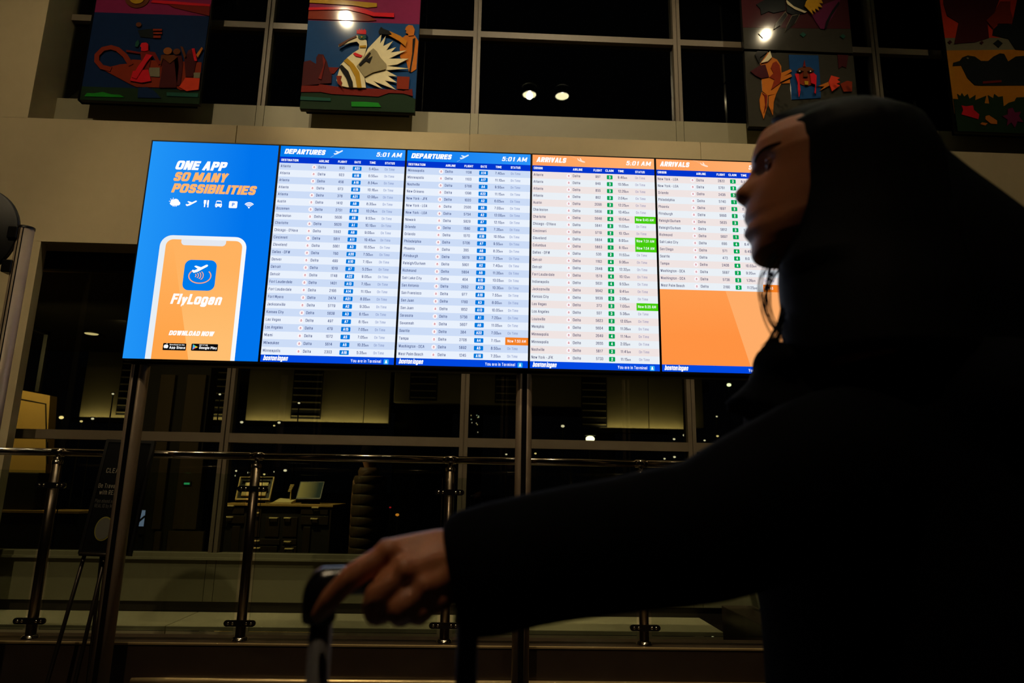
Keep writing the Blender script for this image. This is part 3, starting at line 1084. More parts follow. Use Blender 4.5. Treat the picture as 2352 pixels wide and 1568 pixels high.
# phone
zbot = ZD0 + BZ
pl, prt = AD2(184, 200)[0], AD2(1194, 200)[0]
ztop = AD2(320, 50)[1]
body = [p for p in rounded(pl, prt, zbot - .2, ztop, .062, 8) if p[1] > zbot] + [(pl, zbot), (prt, zbot)]
body = [(prt, zbot)] + [p for p in rounded(pl, prt, zbot - .2, ztop, .062, 8)[:18]] + [(pl, zbot)]
PHONE = screen_mat('phone_white', (232, 238, 244), (246, 249, 252), True, 'X', -.2, .2)
obj('phone_body', MB().poly(body, Y1), PHONE, scr)
il, ir, izt = AD2(247, 250)[0], AD2(1140, 250)[0], AD2(320, 97)[1]
inner = [(ir, zbot)] + rounded(il, ir, zbot - .2, izt, .038, 8)[:18] + [(il, zbot)]
PHOR = screen_mat('phone_orange', (255, 164, 74), (255, 184, 104), True, 'Z', .1, .9)
obj('phone_screen', MB().poly(inner, Y2), PHOR, scr)
q0, q1 = AD2(340, 97), AD2(520, 1495)
obj('phone_facet', MB().poly([(q0[0], izt - .0005), (ir - .038, izt - .0005), (ir - .011, izt - .011), (ir, izt - .038), (ir, zbot), (q1[0], zbot)], Y2 - .0003),
    screen_mat('phone_facet', (255, 190, 112), (255, 178, 96), False, 'Z', .1, .5), scr)
n0, n1 = AD2(442, 100)[0], AD2(962, 110)[0]
nz = AD2(500, 168)[1]
obj('phone_notch', MB().poly([(n0, izt + .001), (n1, izt + .001), (n1, nz + .016), (n1 - .006, nz + .005), (n1 - .016, nz), (n0 + .016, nz), (n0 + .006, nz + .005), (n0, nz + .016)], Y3), screen_mat('notch_grey', (228, 232, 240)), scr)
i0, i1 = AD2(462, 690), AD2(840, 345)
icx, icz = (i0[0] + i1[0]) / 2, (i0[1] + i1[1]) / 2
obj('app_icon', MB().poly(rounded(icx - .083, icx + .083, icz - .0835, icz + .0835, .034, 8), Y3), screen_mat('app_icon_blue', (0, 124, 236)), scr)
c = AD2(655, 448)
text_white = MB()
text_white.poly(shape(PLANE_UP, (c[0], c[1] + .002), .082), Y4)
c = AD2(655, 525)
ring = MB()
ring.poly(ribbon(arc(c[0], c[1], .057, 140, 400, 24, .040), .0060), Y4)
for kx in range(4):
    ring.poly(ribbon(arc(c[0] - .030 + kx * .007, c[1] + .002, .010 + kx * .0055, -55, 55, 8), .0048), Y4)
tag(obj('app_icon_rings', ring, screen_mat('coral', (246, 166, 126)), scr), kind='stuff')
a, b = AD2(308, 848), AD2(890, 862)
text(text_white, 'FlyLogan', a[0], a[1], .0560, Y3, width=b[0] - a[0], weight='heavy', shear=.22)
a, b = AD2(290, 1212), AD2(810, 1225)
text(text_white, 'DOWNLOAD NOW', a[0], a[1], .0250, Y3, width=b[0] - a[0], weight='black', shear=.22)
badge = MB()
s0, s1 = AD2(220, 1385), AD2(500, 1300)
badge.poly(rounded(s0[0], s1[0], s0[1], s0[1] + .037, .004), Y3)
s2, s3 = AD2(550, 1392), AD2(868, 1310)
badge.poly(rounded(s2[0], s3[0], s2[1], s2[1] + .037, .004), Y3)
obj('store_badges', badge, screen_mat('badge_black', (8, 8, 10)), scr)
a, b = AD2(298, 1370), AD2(482, 1372)
text(text_white, 'App Store', a[0], s0[1] + .008, .0135, Y4, width=b[0] - a[0], weight='bold')
a, b = AD2(303, 1335), AD2(476, 1335)
text(text_white, 'Download on the', a[0], s0[1] + .0265, .0058, Y4, width=b[0] - a[0], weight='bold')
a, b = AD2(645, 1378), AD2(850, 1380)
text(text_white, 'Google Play', a[0], s2[1] + .010, .0135, Y4, width=b[0] - a[0], weight='bold')
a, b = AD2(648, 1338), AD2(745, 1338)
text(text_white, 'GET IT ON', a[0], s2[1] + .0275, .0055, Y4, width=b[0] - a[0], weight='bold')
# apple and play marks on the two badges
c = AD2(262, 1345)
text_white.poly(disc(c[0] - .0045, c[1] + .001, .0072, .0100, 14), Y4)
text_white.poly(disc(c[0] + .0040, c[1] + .001, .0072, .0100, 14), Y4)
text_white.poly([(c[0] + .0002, c[1] + .0125), (c[0] + .0030, c[1] + .0185), (c[0] + .0055, c[1] + .0190), (c[0] + .0040, c[1] + .0140)], Y4)
tag(obj('advert_white_lettering', text_white, WHITE, scr), kind='stuff')
tag(obj('advert_headline', w, WHITE, scr), kind='stuff')
tag(obj('advert_amber_lettering', o, AMBER, scr), kind='stuff')
c = AD2(572, 1350)
h, wd = .0145, .026
pts = {'play_mark_blue': ([(0, h), (0, -h), (wd * .45, 0)], (90, 180, 250)), 'play_mark_green': ([(0, h), (wd * .45, 0), (wd * .62, h * .36)], (80, 210, 110)),
       'play_mark_red': ([(0, -h), (wd * .45, 0), (wd * .62, -h * .36)], (240, 80, 90)), 'play_mark_yellow': ([(wd * .62, h * .36), (wd * .45, 0), (wd * .62, -h * .36), (wd, 0)], (252, 205, 50))}
for nm, (pp, cc) in pts.items():
    obj(nm, MB().poly([(c[0] + x, c[1] + z) for x, z in pp], Y4), screen_mat(nm, cc), scr)

# the stand that carries the monitors
stand = thing('display_stand', (0, YD + .07, 0), 'steel stand with slotted poles carrying the row of flight monitors', 'stand')
obj('back_frame', MB().box(X0 + .02, X0 + 5 * PW - .02, YD + .056, YD + .12, ZD0 - .012, ZD1 - .03), BLACK, stand)


def pole(xc):
    y0 = YD + .066
    m = MB()
    for s in (-1, 1):
        pts = []
        for i in range(13):
            a = math.radians(-90 + 180 * i / 12)
            pts.append((xc + s * (.013 + .030 * math.cos(a)), y0 + .05 + .042 * math.sin(a)))
        pts = pts if s > 0 else pts[::-1]
        rings = [[(p[0], p[1], z) for p in pts] for z in (0.012, ZD0 + .6)]
        m.loft(rings)
    p = obj('pole', m, POLE, stand)
    for f in p.data.polygons:
        f.use_smooth = len(f.vertices) == 4
    obj('slot', MB().box(xc - .0135, xc + .0135, y0 + .012, y0 + .09, .012, ZD0 + .6), GROOVE, p)
    obj('base_plate', MB().bevbox(xc - .09, xc + .09, y0 - .05, y0 + .15, 0, .012, .003), GROOVE, p)


for xc in (-1.822, .199, 1.545):
    pole(xc)

# ------------------------------------------------------------------ painted relief panels hung before the upper window
YA = 5.30


def paint(name, c):
    return mat('paint_' + name, c, .7, spec=.1, coat=.35, coat_rough=.07, noise_scale=26, noise_amt=.12)


PAINT = dict(cream=(225, 212, 172), tan=(150, 138, 104), gold=(176, 134, 26), black=(14, 13, 13), rust=(128, 40, 16), red=(205, 22, 38), maroon=(66, 16, 20),
             magenta=(124, 26, 72), blue=(16, 62, 112), navy=(5, 32, 70), orange=(186, 104, 30), brown=(92, 46, 20), green=(22, 128, 30), darkgreen=(20, 42, 22),
             teal=(24, 74, 60), wine=(62, 14, 22), ochre=(190, 120, 26), grey=(120, 114, 92), slate=(46, 44, 36), coral=(214, 60, 34), darkred=(110, 24, 16),
             night=(18, 24, 26), skin=(140, 78, 32), yellow=(206, 152, 26), plum=(96, 22, 62))
PT = {k: paint(k, v) for k, v in PAINT.items()}


def panel(label, ox, oy, s, x0, x1, z0, z1, pieces, edge='black', back=.03):
    t = thing('painted_panel', ((x0 + x1) / 2, YA, z0), label, 'painting', 'painted relief panels hung before the upper window')
    obj('board', MB().box(x0, x1, YA, YA + .035, z0, z1), PT[edge], t)
    obj('backing', MB().box(x0 + back, x1 - .06, YA + .035, YA + .10, z0 + .02, z1), mat('flat_black', (6, 6, 6), .9, spec=.02), t)
    for j, pc in enumerate(pieces):
        nm, colour, lay, pts = pc[:4]
        yb = YA - .0006 - .007 * lay

        def cv(p):
            q = at(ox + p[0] / s, oy + p[1] / s, yb)
            return (min(max(q.x, x0 + .001), x1 - .001), min(max(q.z, z0 + .001), z1 - .001))
        if len(pts) == 3 and not hasattr(pts[2], '__len__'):      # centre, edge radius x, radius y in view units
            c, rx, rz = pts
            q = at(ox + c[0] / s, oy + c[1] / s, yb)
            m = yb / FOC / s * 1.06
            pl = disc(q.x, q.z, rx * m, rz * m, 22)
        elif len(pc) > 4:
            pl = ribbon([cv(p) for p in pts], pc[4])
        else:
            pl = [cv(p) for p in pts]
        # the lowest shapes sit on the board, higher ones on those below: each cut-out 7 mm thick
        obj(nm, MB().prism(pl, yb - .0065, yb), PT[colour], t)
    return t


Ztop_a = 6.40
panel('painted panel of figures in a red boat on dark blue, nearest the left pier', 170, 0, 6.533, -3.463, -2.479, 4.215, Ztop_a, [
    ('sky_field', 'magenta', 0, [(-400, -3000), (2600, -3000), (2035, 250), (315, 190)]),
    ('sea_field', 'navy', 0, [(315, 190), (2035, 250), (1880, 1360), (60, 1300)]),
    ('bank_strip', 'darkgreen', 0, [(60, 1300), (1900, 1360), (1900, 1600), (60, 1600)]),
    ('red_cloud', 'red', 1, [(1180, 10), (1400, 20), (2045, 70), (2040, 100), (1500, 75), (1160, 45)]),
    ('brown_cloud', 'darkred', 1, [(1400, 62), (2040, 105), (2035, 245), (1500, 120)]),
    ('sun_ring', 'brown', 1, ((955, -20), 190, 175)),
    ('sun_disc', 'gold', 2, ((950, -20), 115, 100)),
    ('boat_hull', 'rust', 1, [(390, 1000), (540, 1010), (700, 970), (850, 960), (870, 900), (1920, 940), (1880, 1360), (1600, 1360), (1540, 1325), (940, 1310), (850, 1270), (420, 1040)]),
    ('boat_prow', 'rust', 2, [(860, 980), (770, 840), (660, 745), (560, 715), (440, 740), (350, 830), (345, 920), (420, 1010), (560, 1045)], .042),
    ('rower_body', 'darkred', 2, [(1000, 780), (1130, 760), (1170, 830), (1130, 1060), (1030, 1060)]),
    ('rower_arm', 'darkred', 2, [(1130, 780), (1220, 790), (1310, 960), (1270, 980), (1190, 850)]),
    ('rower_other_arm', 'darkred', 2, [(790, 755), (1000, 790), (1000, 815), (790, 785)]),
    ('rower_head', 'red', 3, [(1020, 650), (1090, 645), (1120, 670), (1118, 760), (1060, 775), (1010, 765), (1015, 715), (995, 700)]),
    ('rower_skirt', 'red', 3, [(890, 1070), (1120, 1050), (1160, 1220), (1020, 1245), (845, 1215)]),
    ('rower_sash', 'red', 4, [(1090, 815), (1180, 835), (1100, 930), (1020, 1060), (940, 1190), (870, 1165), (960, 1010), (1040, 900)]),
    ('plant_stem', 'teal', 2, [(930, 640), (970, 600), (985, 660), (960, 710), (920, 705)]),
    ('flag_cloth', 'night', 1, [(960, 460), (1200, 435), (1200, 580), (1000, 560)]),
    ('flag_stripe', 'rust', 2, [(1190, 440), (1325, 440), (1325, 468), (1190, 468)]),
    ('flag_stripe', 'rust', 2, [(1195, 490), (1325, 490), (1325, 516), (1195, 516)]),
    ('flag_stripe', 'rust', 2, [(1195, 540), (1305, 540), (1305, 575), (1195, 575)]),
    ('flag_bearer_head', 'brown', 2, ((975, 375), 42, 40)),
    ('passenger_body', 'maroon', 2, [(1310, 830), (1370, 820), (1500, 835), (1560, 870), (1580, 1000), (1540, 1320), (1280, 1320), (1330, 1000)]),
    ('passenger_shoulder', 'brown', 3, [(1310, 835), (1500, 830), (1560, 860), (1440, 960), (1340, 880), (1300, 1010)]),
    ('passenger_head', 'skin', 4, ((1410, 770), 66, 62)),
    ('second_passenger_head', 'brown', 3, ((1545, 780), 55, 52)),
    ('second_passenger_body', 'maroon', 2, [(1500, 840), (1620, 840), (1640, 960), (1600, 1290), (1550, 1290)]),
    ('raised_arm', 'brown', 2, [(1600, 700), (1640, 710), (1700, 880), (1660, 890)]),
    ('red_streamer', 'red', 3, [(1770, 735), (1815, 730), (1850, 920), (1810, 920)]),
    ('raised_hand', 'orange', 3, [(1920, 710), (1940, 735), (1860, 870), (1835, 830)]),
    ('third_passenger', 'maroon', 2, [(1660, 900), (1720, 760), (1780, 740), (1840, 920), (1790, 1160), (1680, 1160)]),
    ('grey_panel', 'grey', 2, [(1130, 1020), (1290, 1020), (1290, 1160), (1130, 1150)]),
    ('grey_panel', 'grey', 2, [(1800, 1095), (1900, 1095), (1890, 1175), (1800, 1175)]),
    ('stern_panel', 'coral', 2, [(1580, 1310), (1680, 1170), (1890, 1180), (1870, 1350), (1690, 1370)]),
    ('grass', 'green', 1, [(165, 1445), (200, 1400), (300, 1405), (440, 1385), (560, 1420), (700, 1430), (760, 1465), (165, 1450)]),
    ('blue_wave', 'navy', 1, [(970, 1320), (1100, 1310), (1200, 1360), (1310, 1475), (960, 1470)]),
    ('teal_strip', 'teal', 1, [(1395, 1390), (1870, 1405), (1865, 1462), (1395, 1445)]),
], back=-.045)
panel('painted panel of a white swan with spread wings on a boat', 560, 0, 4.2, -1.640, -0.672, 4.205, Ztop_a, [
    ('sky_field', 'magenta', 0, [(-600, -2500), (2800, -2500), (1700, 240), (610, 200)]),
    ('sea_field', 'blue', 0, [(500, 196), (1800, 243), (1800, 965), (500, 900)]),
    ('bank_strip', 'darkgreen', 1, [(500, 900), (700, 890), (850, 915), (960, 905), (1100, 935), (1300, 940), (1420, 905), (1540, 910), (1700, 960), (1700, 1200), (500, 1200)]),
    ('gold_cloud', 'gold', 1, [(600, 0), (950, 5), (1285, 35), (1285, 70), (1190, 78), (1050, 55), (600, 28)]),
    ('red_cloud', 'red', 2, [(600, 75), (950, 70), (1080, 70), (1180, 95), (1260, 125), (1450, 130), (1450, 170), (1250, 160), (1150, 130), (1000, 95), (600, 100)]),
    ('brown_cloud', 'rust', 1, [(600, 105), (950, 100), (1070, 110), (1200, 150), (1280, 200), (1200, 207), (600, 185)]),
    ('red_rock', 'darkred', 1, [(540, 645), (920, 655), (870, 715), (540, 715)]),
    ('hull', 'darkred', 2, [(540, 830), (735, 815), (900, 840), (1470, 870), (1540, 880), (1625, 860), (1630, 930), (1540, 905), (1400, 900), (1300, 935), (850, 910), (740, 890), (540, 890)]),
    ('hare_body', 'maroon', 2, [(580, 600), (640, 585), (700, 620), (700, 560), (720, 525), (770, 530), (800, 590), (830, 690), (850, 720), (845, 805), (740, 810), (720, 830), (560, 830), (560, 700)]),
    ('hare_ear', 'darkred', 3, [(760, 540), (790, 590), (770, 680), (750, 770), (720, 760), (770, 640)]),
    ('seated_figure', 'orange', 1, [(1560, 345), (1650, 345), (1685, 400), (1665, 670), (1620, 700), (1590, 690), (1570, 600), (1510, 560), (1505, 470), (1530, 370)]),
    ('figure_head', 'orange', 2, [(1565, 265), (1590, 245), (1630, 250), (1650, 290), (1640, 345), (1590, 350), (1585, 330), (1562, 320), (1570, 300), (1557, 290)]),
    ('figure_arm', 'ochre', 3, [(1330, 300), (1345, 280), (1420, 310), (1510, 350), (1575, 400), (1560, 450), (1500, 400), (1400, 345), (1340, 330)]),
    ('figure_hand', 'black', 4, [(1300, 310), (1310, 288), (1325, 262), (1350, 282), (1400, 300), (1425, 330), (1380, 336), (1305, 330)]),
    ('dark_oar', 'black', 2, [(1630, 380), (1655, 370), (1640, 520), (1610, 700), (1598, 690), (1625, 520)]),
    ('orange_crate', 'rust', 3, [(1480, 740), (1600, 745), (1590, 865), (1475, 860)]),
    ('wing_feathers', 'cream', 3, [(1110, 640), (1200, 470), (1330, 335), (1315, 425), (1370, 350), (1345, 450), (1440, 400), (1375, 490), (1470, 458), (1420, 510), (1570, 490), (1400, 570), (1590, 570),
                                  (1480, 625), (1380, 640), (1600, 665), (1370, 680), (1480, 740), (1390, 735), (1480, 800), (1360, 780), (1470, 870), (1250, 785), (1340, 860), (1180, 795), (1150, 700)]),
    ('swan_body', 'cream', 4, [(905, 735), (935, 630), (1000, 560), (1055, 515), (1110, 480), (1115, 430), (1090, 405), (1030, 415), (960, 440), (915, 455), (915, 440), (1000, 390), (1090, 345),
                              (1150, 370), (1185, 395), (1190, 440), (1170, 520), (1130, 600), (1160, 720), (1180, 850), (1000, 845), (930, 830), (895, 780)]),
    ('inner_wing', 'tan', 5, [(1090, 640), (1200, 510), (1250, 470), (1285, 500), (1320, 560), (1375, 620), (1370, 670), (1250, 700), (1165, 745)]),
    ('wing_bar', 'black', 6, [(1110, 625), (1215, 505), (1225, 515), (1185, 580), (1240, 545), (1215, 610), (1180, 590), (1125, 640)]),
    ('gold_band', 'gold', 5, [(965, 590), (1000, 565), (1060, 620), (1115, 700), (1138, 850), (1095, 850), (1075, 740), (1020, 640)]),
    ('black_band', 'black', 5, [(920, 650), (945, 625), (1010, 690), (1050, 790), (1055, 845), (1015, 840), (990, 760)]),
    ('breast_feathers', 'rust', 5, [(893, 735), (945, 735), (935, 770), (950, 800), (940, 830), (962, 860), (905, 805)]),
    ('neck_ring', 'red', 5, [(1055, 520), (1075, 510), (1145, 540), (1130, 556), (1080, 546)]),
    ('collar_band', 'gold', 5, [(1116, 445), (1180, 440), (1178, 462), (1120, 462)]),
    ('head_cap', 'teal', 5, ((1142, 362), 42, 26)),
    ('eye', 'gold', 6, ((1138, 360), 9, 9)),
    ('crest', 'red', 6, [(1090, 285), (1105, 300), (1115, 277), (1130, 298), (1140, 277), (1150, 298), (1165, 283), (1182, 300), (1180, 335), (1090, 328)]),
    ('beak', 'brown', 5, [(913, 435), (1000, 385), (1085, 345), (1090, 360), (1010, 395), (930, 455)]),
    ('bright_grass', 'green', 2, [(1038, 985), (1160, 985), (1300, 995), (1325, 1035), (1040, 1030)]),
    ('dim_grass', 'teal', 2, [(500, 930), (840, 950), (840, 978), (500, 965)]),
])
panel('upper painted panel of a diving bird with yellow plume on maroon', 1700, 0, 5.228, 2.205, 3.19, 4.955, Ztop_a, [
    ('maroon_field', 'wine', 0, [(-200, -3000), (1700, -3000), (1700, 368), (-200, 325)]),
    ('grey_border', 'slate', 0, [(-200, 327), (1700, 370), (1700, 700), (-200, 700)]),
    ('diamond', 'grey', 1, [(215, 405), (265, 362), (330, 405), (270, 460)]),
    ('diamond', 'teal', 1, [(715, 420), (750, 390), (790, 420), (755, 452)]),
    ('diamond', 'teal', 1, [(1195, 440), (1230, 412), (1265, 440), (1235, 472)]),
    ('dark_leaf', 'night', 1, [(190, 60), (330, -20), (540, -20), (540, 130), (400, 160), (340, 140), (250, 180), (240, 110)]),
    ('bird_body', 'night', 1, [(545, -80), (840, -80), (800, 40), (770, 80), (800, 150), (700, 180), (620, 180), (555, 150)]),
    ('white_stripe', 'cream', 2, [(555, 5), (640, 80), (780, 140), (800, 145), (770, 160), (660, 120), (570, 60), (550, 20)]),
    ('tail_feather', 'grey', 1, [(540, 140), (568, 185), (484, 312), (398, 364), (420, 290)]),
    ('tail_feather', 'black', 2, [(540, 150), (560, 185), (478, 306), (406, 352), (426, 292)]),
    ('tail_feather', 'grey', 1, [(717, 170), (660, 282), (533, 394), (558, 308), (618, 190)]),
    ('tail_feather', 'black', 2, [(706, 178), (655, 276), (542, 378), (564, 312), (622, 196)]),
    ('magenta_wing', 'plum', 1, [(850, 170), (1000, 60), (1210, -20), (1150, 130), (1020, 355), (960, 350), (900, 260)]),
    ('black_curve', 'black', 2, [(1180, 20), (1192, 50), (1090, 200), (1040, 330), (1010, 355), (1030, 260), (1100, 130)]),
    ('yellow_plume', 'yellow', 3, [(790, 20), (830, -20), (960, -20), (990, 45), (945, 40), (985, 95), (930, 85), (945, 135), (895, 105), (905, 160), (855, 120), (875, 185), (770, 75)]),
])
panel('lower painted panel of an orange bird beside a red-streaked mask', 1700, 0, 5.228, 2.205, 3.19, 4.20, 4.93, [
    ('olive_field', 'slate', 0, [(-200, 480), (1800, 520), (1800, 1700), (-200, 1700)]),
    ('bird_body', 'orange', 1, [(235, 770), (330, 570), (375, 690), (440, 720), (490, 800), (495, 1000), (430, 1130), (330, 1150), (265, 1100), (255, 950), (300, 900)]),
    ('bird_head', 'black', 2, [(175, 660), (200, 590), (260, 555), (330, 570), (240, 690), (225, 770)]),
    ('white_bib', 'cream', 3, [(355, 600), (378, 690), (330, 740), (245, 760), (300, 700)]),
    ('bill', 'cream', 1, [(352, 590), (418, 518), (426, 524), (362, 598)]),
    ('dark_wing', 'wine', 2, [(300, 780), (345, 930), (250, 945), (180, 910), (120, 860), (230, 790)]),
    ('rust_wing', 'rust', 2, [(390, 760), (430, 740), (470, 790), (490, 900), (480, 1000), (370, 1080), (410, 960), (350, 930), (400, 880), (365, 820)]),
    ('reaching_feathers', 'orange', 3, [(490, 880), (600, 835), (620, 860), (520, 920), (600, 890), (622, 920), (480, 990)]),
    ('side_feather', 'orange', 1, [(490, 1000), (595, 955), (595, 1002), (505, 1007)]),
    ('tail_feather', 'orange', 2, [(255, 1110), (330, 1150), (320, 1290), (280, 1430), (240, 1310), (230, 1200)]),
    ('tail_feather', 'orange', 2, [(340, 1160), (430, 1130), (400, 1230), (390, 1390), (340, 1270)]),
    ('tail_stripe', 'darkred', 3, [(262, 1120), (322, 1150), (310, 1290), (282, 1360), (300, 1260), (290, 1160)]),
    ('blue_card', 'blue', 1, [(580, 662), (935, 670), (965, 1080), (965, 1180), (615, 1200)]),
    ('mask_face', 'rust', 2, ((785, 930), 133, 125)),
    ('mask_crest', 'darkred', 3, [(750, 815), (770, 722), (786, 815)]),
    ('mask_brow', 'brown', 3, [(690, 830), (760, 805), (840, 812), (890, 850), (800, 860), (760, 860), (680, 860)]),
    ('mask_eye', 'black', 4, [(668, 860), (710, 845), (750, 857), (710, 873)]),
    ('mask_eye', 'black', 4, [(805, 860), (845, 846), (882, 860), (840, 876)]),
    ('mask_pupil', 'cream', 5, ((712, 858), 9, 9)),
    ('mask_pupil', 'cream', 5, ((842, 860), 9, 9)),
    ('mask_nose', 'brown', 4, [(762, 850), (798, 850), (810, 925), (756, 925)]),
    ('mask_mouth', 'gold', 4, [(770, 975), (815, 980), (815, 1022), (775, 1020)]),
    ('mask_streak', 'red', 4, [(655, 890), (700, 890), (712, 1010), (722, 1090), (705, 1170), (692, 1090), (690, 1000)]),
    ('mask_streak', 'red', 4, [(835, 890), (880, 880), (915, 910), (905, 1130), (890, 1120), (900, 1020), (850, 1000)]),
    ('feather_hand', 'orange', 2, [(930, 1040), (1060, 985), (1070, 1030), (950, 1095), (1010, 1040)]),
    ('red_leaf', 'coral', 3, [(1060, 985), (1090, 910), (1195, 940), (1160, 960), (1200, 990), (1150, 1010), (1195, 1030), (1100, 1100)]),
    ('rust_leaf', 'rust', 2, [(1200, 1010), (1280, 975), (1340, 985), (1340, 1100), (1240, 1105)]),
    ('hanging_cloth', 'wine', 1, [(1160, 600), (1290, 600), (1270, 820), (1220, 800), (1180, 830)]),
])
panel('rightmost painted panel of a dark bird above leaves on ochre', 2140, 0, 4.9, 4.052, 5.05, 4.225, Ztop_a, [
    ('red_field', 'coral', 0, [(-500, -3000), (2600, -3000), (2600, 480), (-500, 405)]),
    ('grey_border', 'grey', 0, [(-500, 405), (2600, 480), (2600, 610), (-500, 545)]),
    ('ochre_field', 'ochre', 0, [(-500, 545), (2600, 610), (2600, 1320), (-500, 1250)]),
    ('upper_bird', 'maroon', 1, [(130, 40), (170, 180), (300, 260), (250, 500), (330, 490), (480, 480), (640, 430), (620, 230), (700, 150), (780, -60), (130, -60)]),
    ('upper_leaf', 'night', 1, [(690, 330), (760, 268), (900, 280), (960, 0), (1500, 0), (1500, 600), (940, 560), (860, 440), (680, 400)]),
    ('orange_plume', 'rust', 2, [(770, 20), (880, 20), (880, 120), (910, 210), (900, 270), (740, 270), (690, 325), (610, 235), (700, 150)]),
    ('diamond', 'wine', 1, [(175, 478), (200, 455), (225, 478), (200, 500)]),
    ('diamond', 'wine', 1, [(535, 485), (560, 462), (580, 485), (558, 505)]),
    ('diamond', 'night', 1, [(690, 490), (740, 450), (795, 492), (750, 540)]),
    ('dark_bird', 'night', 1, [(235, 745), (330, 740), (400, 880), (480, 960), (560, 965), (1400, 960), (1400, 650), (1040, 632), (940, 640), (855, 695), (810, 610), (760, 605), (690, 640), (630, 690),
                              (550, 690), (480, 640), (400, 628), (340, 650), (310, 690), (240, 710)]),
    ('red_belly', 'darkred', 2, [(570, 920), (780, 905), (780, 930), (570, 945)]),
    ('bird_eye', 'grey', 2, ((400, 660), 14, 12)),
    ('foliage', 'darkgreen', 1, [(100, 1110), (300, 1120), (285, 1060), (320, 1085), (335, 1050), (360, 1090), (400, 1060), (420, 1115), (490, 1070), (485, 1130), (610, 1080), (590, 1165), (650, 1170),
                                (630, 1075), (690, 1110), (700, 1060), (745, 1095), (795, 1085), (805, 1200), (860, 1160), (930, 1140), (950, 1100), (1400, 1080), (1400, 1600), (100, 1600)]),
    ('red_flower', 'red', 2, [(330, 1190), (380, 1200), (460, 1190), (470, 1240), (530, 1290), (520, 1345), (440, 1320), (330, 1290), (350, 1240)]),
    ('orange_flower', 'orange', 2, [(600, 1310), (640, 1300), (730, 1360), (730, 1400), (660, 1395), (600, 1345)]),
    ('small_bud', 'orange', 2, [(540, 1400), (560, 1380), (625, 1390), (600, 1415)]),
    ('purple_flower', 'plum', 2, [(905, 1215), (930, 1270), (1000, 1260), (975, 1310), (1030, 1380), (960, 1370), (930, 1440), (890, 1380), (840, 1420), (850, 1350), (790, 1310), (850, 1290), (850, 1230)]),
])

# ------------------------------------------------------------------ sign on an easel, round sign on a post
YE = 3.72
SIGN = mat('black_sign_board', (5, 5, 6), .5, spec=.1)
LETTER = mat('pale_print', (150, 140, 122), .6)
sg = thing('easel_sign', at(215, 1270, YE), 'black notice board with white lettering, standing on an easel behind the pole', 'sign')
tl, tr_, bl = at(248, 1012, YE + .12), at(352, 1016, YE + .12), at(184, 1268, YE - .05)
br = bl + (tr_ - tl)
ex = (br - bl).normalized()
ey = (tl - bl).normalized()
en = ex.cross(ey).normalized()
if en.y > 0:
    en = -en
bw, bh = (br - bl).length, (tl - bl).length


def on_board(mb, d=0.0):
    r = MB()
    r.add([bl + ex * p[0] + ey * p[2] + en * (d - p[1]) for p in mb.v], mb.f)
    return r


obj('board', on_board(MB().bevbox(0, bw, 0, .018, 0, bh, .003)), SIGN, sg)
fr = MB().box(-.008, .008, -.004, .02, -.008, bh + .008).box(bw - .008, bw + .008, -.004, .02, -.008, bh + .008)
fr.box(.008, bw - .008, -.004, .02, -.008, .008).box(.008, bw - .008, -.004, .02, bh - .008, bh + .008)
obj('frame', on_board(fr), mat('black_frame', (20, 19, 18), .3), sg)


def bpt(px, py):
    d = ray(px, py)
    q = CAM + d * ((bl - CAM).dot(en) / d.dot(en))
    return (q - bl).dot(ex), (q - bl).dot(ey)


lt = MB()
u = bpt(257, 1084)
text(lt, 'CLEAR', u[0], u[1], .026, -.0012, squeeze=.95, weight='regular', track=.03)
u = bpt(236, 1119)
text(lt, 'Be Travel', u[0], u[1], .024, -.0012, squeeze=.85)
u = bpt(237, 1134)
text(lt, 'with REAL ID', u[0], u[1], .024, -.0012, squeeze=.85)
dm = MB()
u = bpt(226, 1153)
text(dm, 'Plan ahead and', u[0], u[1], .019, -.0012, squeeze=.75)
u = bpt(224, 1164)
text(dm, 'REAL ID by May', u[0], u[1], .019, -.0012, squeeze=.75)
obj('lettering', on_board(lt), LETTER, sg)
obj('small_lettering', on_board(dm), mat('grey_print', (78, 74, 70), .6), sg)
u = bpt(243, 1211)
ringm = MB()
ringm.prism(disc(u[0], u[1], .044, .062, 32), -.002, -.0002)
obj('yellow_ring', on_board(ringm), mat('olive_yellow_print', (140, 132, 44), .6), sg)
obj('plain_disc', on_board(MB().prism(disc(u[0], u[1], .039, .055, 32), -.0034, -.002)), mat('grey_disc_print', (92, 90, 78), .6), sg)
esl = thing('easel', (bl.x + .2, YE, 0), 'thin dark metal easel holding the black notice board', 'easel')
EAS = mat('easel_metal', (74, 66, 58), .35, metal=.6)
for p0, p1 in (((196, 1268), (108, 1568)), ((243, 1268), (172, 1568))):
    a = at(p0[0], p0[1], YE - .02)
    b = at(p1[0], p1[1], YE - .09)
    dirv = (b - a) / (b.z - a.z)
    foot = b + dirv * (-b.z + .004)
    foot.y = max(foot.y, 3.40)
    topp = a + dirv * (.35)
    topp = a + (a - foot) * .5
    topp.y = a.y + .075
    obj('leg', MB().tube([foot, a, a + Vector((0, .03, 0))], .010, 8), EAS, esl, True)
obj('tray', MB().tube([bl + en * .02 + ex * .01 - ey * .012, br + en * .02 - ex * .01 - ey * .012], .009, 8), EAS, esl, True)
rear = at(250, 1200, YE + .1)
obj('rear_leg', MB().tube([(rear.x, YE + .06, .95), (rear.x, YE + .115, .0)], .009, 8), EAS, esl, True)

